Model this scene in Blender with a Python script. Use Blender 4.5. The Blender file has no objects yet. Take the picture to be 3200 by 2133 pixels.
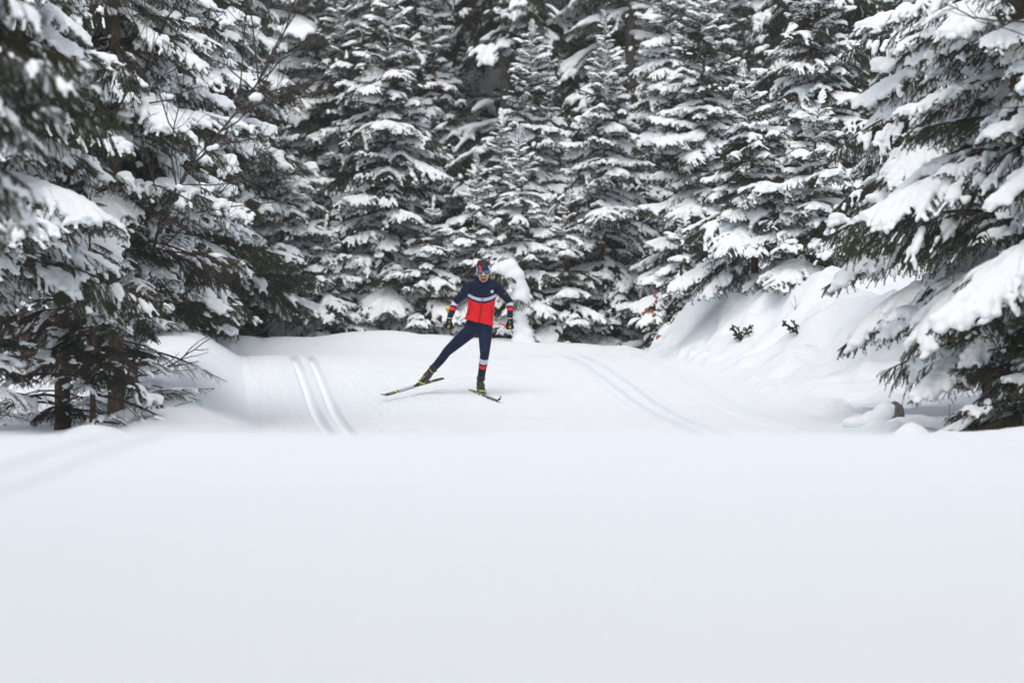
import bpy, bmesh, math, random
import numpy as np
from mathutils import Vector, Matrix

R = math.radians
rng = np.random.default_rng(11)
random.seed(11)
scene = bpy.context.scene
col = scene.collection

# ------------------------------------------------------------------ camera, world, sun, exposure
FPX = 12000.0                      # focal length in photograph pixels (3200 px wide, 36 mm sensor, 135 mm)
cam_d = bpy.data.cameras.new('camera')
cam_d.sensor_width = 36.0
cam_d.lens = 135.0
cam_d.clip_start = 0.1
cam_d.clip_end = 2000.0
cam_d.dof.use_dof = True
cam_d.dof.focus_distance = 46.3
cam_d.dof.aperture_fstop = 1.9
cam_d.dof.aperture_blades = 9
cam = bpy.data.objects.new('camera', cam_d)
cam.location = (0, 0, 0)
cam.rotation_euler = (R(90), 0, 0)
col.objects.link(cam)
scene.camera = cam

SUN_EL, SUN_ROT = R(60), R(190)
world = bpy.data.worlds.new('World')
scene.world = world
world.use_nodes = True
nt = world.node_tree
nt.nodes.clear()
wo = nt.nodes.new('ShaderNodeOutputWorld')
bg = nt.nodes.new('ShaderNodeBackground')
sky = nt.nodes.new('ShaderNodeTexSky')
sky.sky_type = 'NISHITA'
sky.sun_disc = False
sky.sun_elevation = SUN_EL
sky.sun_rotation = SUN_ROT
sky.dust_density = 4.0
hs = nt.nodes.new('ShaderNodeHueSaturation')      # cloud cover greys the blue sky
hs.inputs['Saturation'].default_value = 0.54
hs.inputs['Value'].default_value = 1.0
nt.links.new(sky.outputs[0], hs.inputs['Color'])
nt.links.new(hs.outputs[0], bg.inputs['Color'])
bg.inputs['Strength'].default_value = 0.13
nt.links.new(bg.outputs[0], wo.inputs['Surface'])

sun_d = bpy.data.lights.new('sun', 'SUN')
sun_d.energy = 0.5
sun_d.angle = R(60)
sun_d.color = (1.0, 0.98, 0.96)
sun = bpy.data.objects.new('sun', sun_d)
# direction towards the sun (above thin cloud): high, over the camera's left shoulder
sv = Vector((math.cos(SUN_EL) * math.sin(SUN_ROT), math.cos(SUN_EL) * math.cos(SUN_ROT), math.sin(SUN_EL)))
sun.rotation_euler = sv.to_track_quat('Z', 'Y').to_euler()
col.objects.link(sun)

scene.view_settings.view_transform = 'Standard'
scene.view_settings.look = 'None'
scene.view_settings.gamma = 1.0
scene.view_settings.use_curve_mapping = False
scene.view_settings.exposure = 0.38
scene.render.engine = 'CYCLES'
scene.cycles.use_denoising = True
scene.cycles.max_bounces = 8
scene.cycles.diffuse_bounces = 6
scene.cycles.glossy_bounces = 2
scene.cycles.transmission_bounces = 2
scene.cycles.use_adaptive_sampling = True
scene.cycles.adaptive_threshold = 0.02

# ------------------------------------------------------------------ helpers
def px2x(px, Y):
    return (px - 1600.0) / FPX * Y
def py2z(py, Y):
    return -(py - 1066.0) / FPX * Y

def mesh_np(name, verts, faces, mat=None, smooth=True, mat_idx=None):
    """verts (n,3), faces: (m,k) array or list of such arrays -> mesh"""
    me = bpy.data.meshes.new(name)
    verts = np.asarray(verts, dtype=np.float32)
    if not isinstance(faces, list):
        faces = [faces]
    faces = [np.asarray(f, dtype=np.int32) for f in faces if len(f)]
    me.vertices.add(len(verts))
    me.vertices.foreach_set('co', verts.ravel())
    nl = sum(f.size for f in faces)
    nf = sum(len(f) for f in faces)
    me.loops.add(nl)
    me.polygons.add(nf)
    me.loops.foreach_set('vertex_index', np.concatenate([f.ravel() for f in faces]))
    tot = np.concatenate([np.full(len(f), f.shape[1], dtype=np.int32) for f in faces])
    start = np.concatenate([[0], np.cumsum(tot)[:-1]]).astype(np.int32)
    me.polygons.foreach_set('loop_start', start)
    me.polygons.foreach_set('loop_total', tot)
    if mat_idx is not None:
        me.polygons.foreach_set('material_index', np.asarray(mat_idx, dtype=np.int32))
    me.polygons.foreach_set('use_smooth', np.full(nf, bool(smooth)))
    me.update(calc_edges=True)
    me.validate()
    if mat is not None:
        for m in (mat if isinstance(mat, (list, tuple)) else [mat]):
            me.materials.append(m)
    return me

def link(name, data, parent=None, loc=None, rot=None, scale=None):
    o = bpy.data.objects.new(name, data)
    col.objects.link(o)
    if parent is not None:
        o.parent = parent
    if loc is not None:
        o.location = loc
    if rot is not None:
        o.rotation_euler = rot
    if scale is not None:
        o.scale = scale if hasattr(scale, '__len__') else (scale,) * 3
    return o

def tag(o, label=None, cat=None, group=None, kind=None):
    if label: o['label'] = label
    if cat: o['category'] = cat
    if group: o['group'] = group
    if kind: o['kind'] = kind
    return o

def thing(name, label, cat, loc, rz=0.0, group=None):
    o = link(name, None, loc=loc, rot=(0, 0, rz))
    o.empty_display_size = 0.2
    return tag(o, label, cat, group)

def _hash(ix, iy, iz):
    h = (ix.astype(np.int64) * 374761393 + iy.astype(np.int64) * 668265263 + iz.astype(np.int64) * 1274126177) & 0xFFFFFFFF
    h = ((h ^ (h >> 13)) * 1274126177) & 0xFFFFFFFF
    return ((h ^ (h >> 16)) & 0xFFFF) / 65535.0

def vnoise(x, y, z=0.0):
    x, y, z = np.broadcast_arrays(np.asarray(x, float), np.asarray(y, float), np.asarray(z, float))
    xi, yi, zi = np.floor(x), np.floor(y), np.floor(z)
    fx, fy, fz = x - xi, y - yi, z - zi
    fx, fy, fz = [f * f * f * (f * (f * 6 - 15) + 10) for f in (fx, fy, fz)]
    def c(a, b, d):
        return _hash(xi + a, yi + b, zi + d)
    v = 0
    for a, wa in ((0, 1 - fx), (1, fx)):
        for b, wb in ((0, 1 - fy), (1, fy)):
            for d, wd in ((0, 1 - fz), (1, fz)):
                v = v + c(a, b, d) * wa * wb * wd
    return v * 2 - 1

def fbm(x, y, z=0.0, octv=3):
    v, a, f = 0, 1.0, 1.0
    for k in range(octv):
        v = v + a * vnoise(np.asarray(x) * f + 13.7 * k, np.asarray(y) * f - 7.1 * k, np.asarray(z) * f + 3.3 * k)
        a *= 0.5; f *= 2.03
    return v

def sstep(a, b, x):
    t = np.clip((np.asarray(x, float) - a) / (b - a), 0, 1)
    return t * t * (3 - 2 * t)

# ------------------------------------------------------------------ materials
def new_mat(name):
    m = bpy.data.materials.new(name)
    m.use_nodes = True
    n = m.node_tree.nodes
    return m, n, m.node_tree.links, n['Principled BSDF']

def simple_mat(name, rgb, rough=0.6, spec=0.3, bump=0.0, bscale=200.0, var=0.0):
    m, n, l, b = new_mat(name)
    b.inputs['Base Color'].default_value = (*rgb, 1)
    b.inputs['Roughness'].default_value = rough
    b.inputs['Specular IOR Level'].default_value = spec
    tc = n.new('ShaderNodeTexCoord')
    nz = n.new('ShaderNodeTexNoise')
    nz.inputs['Scale'].default_value = bscale
    l.new(tc.outputs['Object'], nz.inputs['Vector'])
    if var:
        mx = n.new('ShaderNodeMix'); mx.data_type = 'RGBA'
        mx.inputs[6].default_value = (*[c * (1 - var) for c in rgb], 1)
        mx.inputs[7].default_value = (*[min(1, c * (1 + var)) for c in rgb], 1)
        l.new(nz.outputs['Fac'], mx.inputs[0])
        l.new(mx.outputs[2], b.inputs['Base Color'])
    if bump:
        bp = n.new('ShaderNodeBump')
        bp.inputs['Strength'].default_value = bump
        bp.inputs['Distance'].default_value = 0.01
        l.new(nz.outputs['Fac'], bp.inputs['Height'])
        l.new(bp.outputs[0], b.inputs['Normal'])
    return m

def snow_mat(name, rgb=(0.862, 0.903, 0.92), fine=0.35, fscale=60.0, dist=0.006):
    m, n, l, b = new_mat(name)
    b.inputs['Base Color'].default_value = (*rgb, 1)
    b.inputs['Roughness'].default_value = 0.75
    b.inputs['Specular IOR Level'].default_value = 0.15
    tc = n.new('ShaderNodeTexCoord')
    nz = n.new('ShaderNodeTexNoise')
    nz.inputs['Scale'].default_value = fscale
    nz.inputs['Detail'].default_value = 4
    l.new(tc.outputs['Object'], nz.inputs['Vector'])
    bp = n.new('ShaderNodeBump')
    bp.inputs['Strength'].default_value = fine
    bp.inputs['Distance'].default_value = dist
    l.new(nz.outputs['Fac'], bp.inputs['Height'])
    l.new(bp.outputs[0], b.inputs['Normal'])
    return m

M = {}
M['snow_ground'] = snow_mat('snow_ground', fine=0.6, fscale=11.0, dist=0.03)
M['snow_trail'] = snow_mat('snow_trail', fine=0.5, fscale=70.0, dist=0.005)
M['snow_bough'] = snow_mat('snow_bough', rgb=(0.872, 0.908, 0.922), fine=0.5, fscale=35.0, dist=0.012)

def needle_mat(name, a, b_):
    m, n, l, b = new_mat(name)
    oi = n.new('ShaderNodeObjectInfo')
    tc = n.new('ShaderNodeTexCoord')
    nz = n.new('ShaderNodeTexNoise'); nz.inputs['Scale'].default_value = 6.0
    l.new(tc.outputs['Object'], nz.inputs['Vector'])
    ad = n.new('ShaderNodeMath'); ad.operation = 'ADD'
    l.new(oi.outputs['Random'], ad.inputs[0]); l.new(nz.outputs['Fac'], ad.inputs[1])
    mu = n.new('ShaderNodeMath'); mu.operation = 'MULTIPLY'; mu.inputs[1].default_value = 0.5
    l.new(ad.outputs[0], mu.inputs[0])
    mx = n.new('ShaderNodeMix'); mx.data_type = 'RGBA'
    mx.inputs[6].default_value = (*a, 1); mx.inputs[7].default_value = (*b_, 1)
    l.new(mu.outputs[0], mx.inputs[0])
    l.new(mx.outputs[2], b.inputs['Base Color'])
    b.inputs['Roughness'].default_value = 0.6
    b.inputs['Specular IOR Level'].default_value = 0.25
    return m

M['needle'] = needle_mat('needle', (0.027, 0.034, 0.017), (0.068, 0.074, 0.034))
M['twig'] = simple_mat('twig', (0.085, 0.062, 0.048), 0.9, 0.1, var=0.3, bscale=30)

def bark_mat(name, a, b_, scale=14):
    m, n, l, b = new_mat(name)
    tc = n.new('ShaderNodeTexCoord')
    mp = n.new('ShaderNodeMapping'); mp.inputs['Scale'].default_value = (1.0, 1.0, 0.35)
    l.new(tc.outputs['Object'], mp.inputs['Vector'])
    nz = n.new('ShaderNodeTexNoise'); nz.inputs['Scale'].default_value = scale * 2.2; nz.inputs['Detail'].default_value = 5
    vo = n.new('ShaderNodeTexVoronoi'); vo.inputs['Scale'].default_value = scale * 3
    l.new(mp.outputs[0], nz.inputs['Vector']); l.new(mp.outputs[0], vo.inputs['Vector'])
    mx = n.new('ShaderNodeMix'); mx.data_type = 'RGBA'
    mx.inputs[6].default_value = (*a, 1); mx.inputs[7].default_value = (*b_, 1)
    rp = n.new('ShaderNodeMapRange'); rp.inputs['From Min'].default_value = 0.3; rp.inputs['From Max'].default_value = 0.7
    l.new(nz.outputs['Fac'], rp.inputs['Value'])
    l.new(rp.outputs[0], mx.inputs[0]); l.new(mx.outputs[2], b.inputs['Base Color'])
    bp = n.new('ShaderNodeBump'); bp.inputs['Strength'].default_value = 0.8; bp.inputs['Distance'].default_value = 0.02
    l.new(vo.outputs['Distance'], bp.inputs['Height']); l.new(bp.outputs[0], b.inputs['Normal'])
    b.inputs['Roughness'].default_value = 0.9
    b.inputs['Specular IOR Level'].default_value = 0.1
    return m
M['bark_red'] = bark_mat('bark_red', (0.075, 0.042, 0.030), (0.17, 0.105, 0.075))
M['bark_brown'] = bark_mat('bark_brown', (0.085, 0.058, 0.042), (0.20, 0.13, 0.09))
M['bark_grey'] = bark_mat('bark_grey', (0.09, 0.08, 0.075), (0.21, 0.19, 0.175))
M['bark_young'] = bark_mat('bark_young', (0.11, 0.065, 0.040), (0.22, 0.135, 0.085), 25)
M['sapling_bark'] = bark_mat('sapling_bark', (0.055, 0.047, 0.042), (0.12, 0.10, 0.09), 30)

# ------------------------------------------------------------------ terrain
_py = np.array([-80, -30, -5, 0, 6, 12, 17, 19, 20.5, 23, 28, 33, 37.6, 40, 43.5, 45.2, 46.5, 49.5, 51.5, 53, 54.2, 55.5, 57.5, 60, 64, 75, 300])
_pz = np.array([-.9, -.75, -.63, -.60, -.545, -.48, -.43, -.455, -.51, -.72, -1.16, -1.18, -1.01, -.925, -.82, -.735, -.645, -.43, -.295, -.225, -.20, -.21, -.30, -.40, -.3, -.2, -.2])
def _pchip(x, xs, ys):
    h = np.diff(xs); dl = np.diff(ys) / h
    m = np.zeros_like(ys)
    m[1:-1] = np.where(dl[:-1] * dl[1:] > 0, 2 * dl[:-1] * dl[1:] / (dl[:-1] + dl[1:] + 1e-12), 0)
    m[0], m[-1] = dl[0], dl[-1]
    i = np.clip(np.searchsorted(xs, x) - 1, 0, len(h) - 1)
    t = (x - xs[i]) / h[i]
    t2, t3 = t * t, t * t * t
    return (2 * t3 - 3 * t2 + 1) * ys[i] + (t3 - 2 * t2 + t) * h[i] * m[i] + (-2 * t3 + 3 * t2) * ys[i + 1] + (t3 - t2) * h[i] * m[i + 1]
_ptab_x = np.linspace(-80, 300, 7601)
_ptab = _pchip(_ptab_x, _py, _pz)
for _ in range(2):                      # smooth the profile a little
    k = np.exp(-np.linspace(-2, 2, 21) ** 2); k /= k.sum()
    _ptab = np.convolve(np.pad(_ptab, 10, mode='edge'), k, mode='valid')
def P(Y):
    return np.interp(Y, _ptab_x, _ptab)
def Xc(Y):
    Y = np.asarray(Y, float)
    a = -1.0 + 0.083 * (53 - np.clip(Y, 30, 90))
    return a - 0.75 * sstep(34, 20, Y) - 0.0 * Y
HALF = 2.75

_bx = np.array([-200, -9, -6.5, -4.4, -3.4, -2.2, -1.0, 0, 1.0, 1.75, 2.15, 3, 8, 200]) 
_bz = np.array([.05, .05, .06, .02, .05, .08, .06, -.05, -.09, -.15, -.25, -.3, -.3, -.3])
def berm_h(X, Y):
    return np.interp(X, _bx, _bz) + 0.035 + 0.06 * fbm(X * 0.9, Y * 0.35, 2.0, 2) + 0.035 * np.abs(vnoise(X * 1.7, Y * .6, 5.0))
def ground_h(d, Y):
    """height of the snow away from the groomed strip; d = distance from the trail's centreline"""
    d = np.asarray(d, float); Y = np.asarray(Y, float)
    X = Xc(Y) + d
    z = P(Y)
    back = sstep(56.4, 58.6, Y)
    berm = berm_h(X, Y)
    z = z * (1 - back) + berm * back
    er = np.maximum(d - HALF - 0.34 * np.clip(Y - 54.3, 0, 8), 0.0)
    el = np.maximum(-d - HALF, 0.0)
    # right bank
    e = 1.0 * sstep(40.5, 52.5, Y) * (1 - 0.45 * sstep(55, 58.5, Y))
    w = 1.05 + 0.30 * np.maximum(53.5 - Y, 0)
    sho = np.clip(0.18 + 0.085 * (54 - Y), .18, 0.85)
    er0 = er
    er = np.maximum(er - sho, 0)
    ebank = e * sstep(0.0, 1.0, er / w) + 0.06 * np.maximum(er - 0.8, 0) * sstep(37, 47, Y)
    lump = 0.12 * fbm(X * 1.2, Y * 1.3, 1.0, 2) + 0.20 * (.5 - np.abs(vnoise(X * 1.5, Y * 1.7, 4.0))) + .17 * (.4 - np.abs(vnoise(X * 3.0, Y * 3.2, 14.0))) + .06 * (.4 - np.abs(vnoise(X * 6.5, Y * 6.5, 24.0)))
    ebank = ebank + (lump * sstep(0.1, 0.9, er)) * sstep(30, 42, Y) * (0.35 + 0.65 * sstep(42, 50, Y))
    ebank = ebank + 0.050 * sstep(0.0, 0.05, er0) - 0.05 * sstep(0.05, .3, er0) + 0.05 * sstep(0.0, 0.18, er) * sstep(30, 36, Y)
    clod = np.maximum(vnoise(X * 7, Y * 7, 1.0) + .35 * vnoise(X * 17, Y * 17, 2.0), 0)
    ebank = ebank + 0.085 * clod * sstep(0.0, 0.15, er) * (1 - sstep(0.35, 0.75, er)) * sstep(30, 36, Y)
    ebank = ebank * (1 - 0.0 * back)
    # left bank
    rl = (0.40 * sstep(36.5, 45, Y) - .08 * sstep(47, 53, Y)) * sstep(0.0, 0.7, el) * (1 - 1.0 * sstep(.9, 2.1, el)) * (1 - sstep(55.0, 57.5, Y)) 
    rl = rl + 015e-3 * sstep(0, .06, el) * (1 - sstep(.06, .3, el)) * sstep(28, 35, Y)
    rl = rl + 0.05 * sstep(0, .25, el) * sstep(28, 35, Y) - 0.16 * sstep(1.2, 2.4, el) * (1 - sstep(40, 49, Y)) * sstep(33, 38, Y)
    gully = -0.10 * np.exp(-((el - 0.75 - 0.15 * (Y - 43)) / 0.25) ** 2) * sstep(40, 42, Y) * (1 - sstep(44, 46, Y))
    rl = rl + gully + (0.07 * fbm(X * 0.9, Y * 0.9, 7.0, 3)) * sstep(0.3, 1.5, el) * sstep(24, 34, Y)
    # plough mounds beside the trail in the dip, near the camera
    ml = 0.46 * np.exp(-((X + 3.45) / 0.55) ** 2 - ((Y - 32.0) / 1.6) ** 2) + 0.42 * np.exp(-((X + 4.6) / 0.45) ** 2 - ((Y - 32.0) / 1.6) ** 2)
    mr = 0.44 * np.exp(-((X - 4.4) / 0.9) ** 2 - ((Y - 32.5) / 1.5) ** 2) + 0.30 * np.exp(-((X - 3.6) / 0.55) ** 2 - ((Y - 34.0) / 1.2) ** 2) + .3 * np.exp(-((X - 3.75) / 0.28) ** 2 - ((Y - 36.0) / .5) ** 2)
    z = z + np.where(d > 0, ebank * (1 - 0.55 * sstep(62, 75, Y)), rl * (1 - back)) + (ml + mr) * sstep(0.0, 0.45, np.abs(d) - HALF)
    far = sstep(8, 40, np.abs(d)) * 0.0
    z = z + 0.012 * vnoise(X * 4, Y * 4, 9.0) * np.where(np.abs(d) > HALF + .05, 1, 0) + far
    return z

GROOVES = (-1.89 - .1125, -1.89 + .1125, 1.93 - .1125, 1.93 + .1125)
def trail_h(d, Y):
    d = np.asarray(d, float); Y = np.asarray(Y, float)
    z = P(Y)
    back = sstep(56.4, 58.6, Y)
    X = Xc(Y) + d
    z = z * (1 - back) + berm_h(X, Y) * back
    fade = 1 - sstep(2.62, 2.75, np.abs(d))
    mask = np.ones_like(d + Y)
    for c in (-1.89, 1.93):
        mask = mask * sstep(0.27, 0.34, np.abs(d - c))
    worn = sstep(-0.35, 0.25, fbm(d * 1.6 + Y * .35, Y * 0.55 - d * .5, 3.0, 2))
    centre = 1 - sstep(0.9, 1.5, np.abs(d))
    mask = mask * (1 - 0.7 * centre * worn) * (0.7 + 0.3 * vnoise(d * 4, Y * 1.5, 8.0))
    z = z + 0.0135 * mask * np.sin(2 * np.pi * d / 0.034) * fade * (1 - sstep(54.3, 55.3, Y)) * sstep(16, 27, Y)
    for c in GROOVES:
        z = z - 0.078 * 1.15 * (1 - sstep(0.016, 0.078, np.abs(d - c))) * (1 - sstep(54.8, 56.6, Y)) * (.5 + .5 * sstep(22, 33, Y))
    # shallow skating scars across the corduroy
    for k, (a, c0, wd) in enumerate(((0.42, 40.6, .05), (-0.45, 42.2, .05), (0.36, 43.6, .05), (-0.38, 44.8, .06), (0.5, 46.0, .05), (-0.5, 48.3, .06), (0.42, 39.0, .05), (-.3, 50.4, .05), (.4, 51.2, .06))):
        s = d - a * (Y - c0)
        inwin = sstep(0, .5, Y - (c0 - 1.6)) * (1 - sstep(0, .5, Y - (c0 + 1.6)))
        z = z - 0.007 * np.exp(-(s / wd) ** 2) * inwin * (1 - sstep(1.2, 1.5, np.abs(d)))
    z = z + 0.006 * fbm(d * 2.2, Y * 2.2, 6.0, 2) * fade * (1 - sstep(55.5, 57.2, Y))
    return z

def grid_mesh(name, ds, Ys, hf, mat):
    D, YY = np.meshgrid(ds, Ys)
    Z = hf(D, YY)
    V = np.stack([Xc(YY) + D, YY, Z], -1).reshape(-1, 3)
    nx, ny = len(ds), len(Ys)
    i = np.arange(nx * ny).reshape(ny, nx)
    F = np.stack([i[:-1, :-1], i[:-1, 1:], i[1:, 1:], i[1:, :-1]], -1).reshape(-1, 4)
    return V, F

def seq(*parts):
    out = []
    for a, b, s in parts:
        out.append(np.arange(a, b - 1e-6, s))
    out.append([parts[-1][1]])
    return np.unique(np.round(np.concatenate(out), 5))

Y_trail = seq((-60, -5, 5), (-5, 8, .5), (8, 36, .3), (36, 57.5, .085))
Y_end = seq((57.5, 62, .09), (62, 75, .35), (75, 300, 9))
d_tr = np.arange(-HALF, HALF + 1e-6, HALF * 2 / 646)
d_tr[-1] = HALF
V, F = grid_mesh('t', d_tr, Y_trail, trail_h, None)
tr = link('ski_trail', mesh_np('ski_trail', V, F, M['snow_trail']))
tag(tr, kind='structure', label='groomed corduroy ski trail with two pairs of classic tracks')

out_r = seq((HALF, HALF + .6, .04), (HALF + .6, 9, .085), (9, 16, .5), (16, 160, 12))
out_l = -out_r[::-1]
Vs, Fs, off = [], [], 0
for ds, Ys in ((out_l, Y_trail), (out_r, Y_trail), (np.concatenate([out_l, d_tr[1:-1], out_r]), Y_end)):
    V, F = grid_mesh('g', ds, Ys, ground_h, None)
    Vs.append(V); Fs.append(F + off); off += len(V)
gr = link('snow_ground', mesh_np('snow_ground', np.concatenate(Vs), np.concatenate(Fs), M['snow_ground']))
tag(gr, kind='structure', label='deep untouched snow of the banks and forest floor')

def ground_at(X, Y):
    d = X - float(Xc(Y))
    if abs(d) <= HALF and Y < 57.5:
        return float(trail_h(np.array([d]), np.array([Y]))[0])
    return float(ground_h(np.array([d]), np.array([Y]))[0])

# ------------------------------------------------------------------ tubes, spheres, remeshing
def tube(pts, radii, sides=6, cap=True):
    pts = np.asarray(pts, float); radii = np.asarray(radii, float)
    n = len(pts)
    T = np.gradient(pts, axis=0)
    T /= np.linalg.norm(T, axis=1, keepdims=True) + 1e-12
    ref = np.array([0, 0, 1.0]) if abs(T[0, 2]) < .9 else np.array([1.0, 0, 0])
    A = np.cross(T, ref); A /= np.linalg.norm(A, axis=1, keepdims=True) + 1e-12
    B = np.cross(T, A)
    ang = np.linspace(0, 2 * np.pi, sides, endpoint=False)
    V = pts[:, None, :] + radii[:, None, None] * (np.cos(ang)[None, :, None] * A[:, None, :] + np.sin(ang)[None, :, None] * B[:, None, :])
    V = V.reshape(-1, 3)
    i = np.arange(n * sides).reshape(n, sides)
    j = np.roll(i, -1, axis=1)
    F = np.stack([i[:-1], j[:-1], j[1:], i[1:]], -1).reshape(-1, 4)
    return V, F

class Acc:
    """collects pieces of geometry for ONE mesh"""
    def __init__(self):
        self.V, self.Q, self.T, self.n = [], [], [], 0
        self.qm, self.tm = [], []
    def add(self, V, F, mi=0):
        F = np.asarray(F)
        if len(F) == 0: return
        self.V.append(np.asarray(V, float))
        if F.shape[1] == 4:
            self.Q.append(F + self.n); self.qm.append(np.full(len(F), mi))
        else:
            self.T.append(F + self.n); self.tm.append(np.full(len(F), mi))
        self.n += len(V)
    def mesh(self, name, mats, smooth=True):
        faces, mi = [], []
        if self.Q: faces.append(np.concatenate(self.Q)); mi.append(np.concatenate(self.qm))
        if self.T: faces.append(np.concatenate(self.T)); mi.append(np.concatenate(self.tm))
        return mesh_np(name, np.concatenate(self.V), faces, mats, smooth, np.concatenate(mi))

def ico(sub):
    bm = bmesh.new()
    bmesh.ops.create_icosphere(bm, subdivisions=sub, radius=1.0)
    V = np.array([v.co[:] for v in bm.verts]); F = np.array([[v.index for v in f.verts] for f in bm.faces])
    bm.free()
    return V, F
ICO1, ICO2, ICO3 = ico(1), ico(2), ico(3)

def spheres(C, Rr, base=None):
    """C (n,3) centres, Rr (n,3) radii -> verts, tris"""
    bV, bF = base or ICO2
    C = np.asarray(C, float); Rr = np.asarray(Rr, float)
    if Rr.ndim == 1: Rr = np.repeat(Rr[:, None], 3, 1)
    V = (C[:, None, :] + bV[None] * Rr[:, None, :]).reshape(-1, 3)
    F = (bF[None] + (np.arange(len(C)) * len(bV))[:, None, None]).reshape(-1, 3)
    return V, F

def remeshed(V, F, voxel, smooth_it=3, factor=0.5, name='tmp', decimate=None):
    me = mesh_np(name, V, F)
    o = bpy.data.objects.new(name, me)
    col.objects.link(o)
    r = o.modifiers.new('r', 'REMESH'); r.mode = 'VOXEL'; r.voxel_size = voxel; r.use_smooth_shade = True
    if smooth_it:
        s = o.modifiers.new('s', 'SMOOTH'); s.iterations = smooth_it; s.factor = factor
    if decimate:
        dd = o.modifiers.new('d', 'DECIMATE'); dd.ratio = decimate
    dg = bpy.context.evaluated_depsgraph_get()
    dg.update()
    out = bpy.data.meshes.new_from_object(o.evaluated_get(dg))
    bpy.data.objects.remove(o); bpy.data.meshes.remove(me)
    out.polygons.foreach_set('use_smooth', np.ones(len(out.polygons), dtype=bool))
    return out

def mesh_arrays(me):
    V = np.empty(len(me.vertices) * 3, dtype=np.float32); me.vertices.foreach_get('co', V)
    me.calc_loop_triangles()
    T = np.empty(len(me.loop_triangles) * 3, dtype=np.int32); me.loop_triangles.foreach_get('vertices', T)
    return V.reshape(-1, 3), T.reshape(-1, 3)

# ------------------------------------------------------------------ spruce boughs
def resample(pl, step):
    seg = np.linalg.norm(np.diff(pl, axis=0), axis=1)
    s = np.concatenate([[0], np.cumsum(seg)])
    n = max(2, int(s[-1] / step) + 1)
    t = np.linspace(0, s[-1], n)
    return np.stack([np.interp(t, s, pl[:, k]) for k in range(3)], 1)

def needles(pts, tang, length, width, k, r):
    n = len(pts) * k
    Pp = np.repeat(pts, k, 0); T = np.repeat(tang, k, 0)
    rnd = r.normal(size=(n, 3)); rnd[:, 2] += 0.25
    rad = rnd - T * (rnd * T).sum(1, keepdims=True)
    rad /= np.linalg.norm(rad, axis=1, keepdims=True) + 1e-9
    D = T * 0.75 + rad * 0.85
    D /= np.linalg.norm(D, axis=1, keepdims=True)
    S = np.cross(D, r.normal(size=(n, 3))); S /= np.linalg.norm(S, axis=1, keepdims=True) + 1e-9
    ln = length * r.uniform(.7, 1.2, size=(n, 1))
    V = np.stack([Pp - S * width / 2, Pp + S * width / 2, Pp + D * ln], 1).reshape(-1, 3)
    F = np.arange(n * 3).reshape(n, 3)
    return V, F

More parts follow.
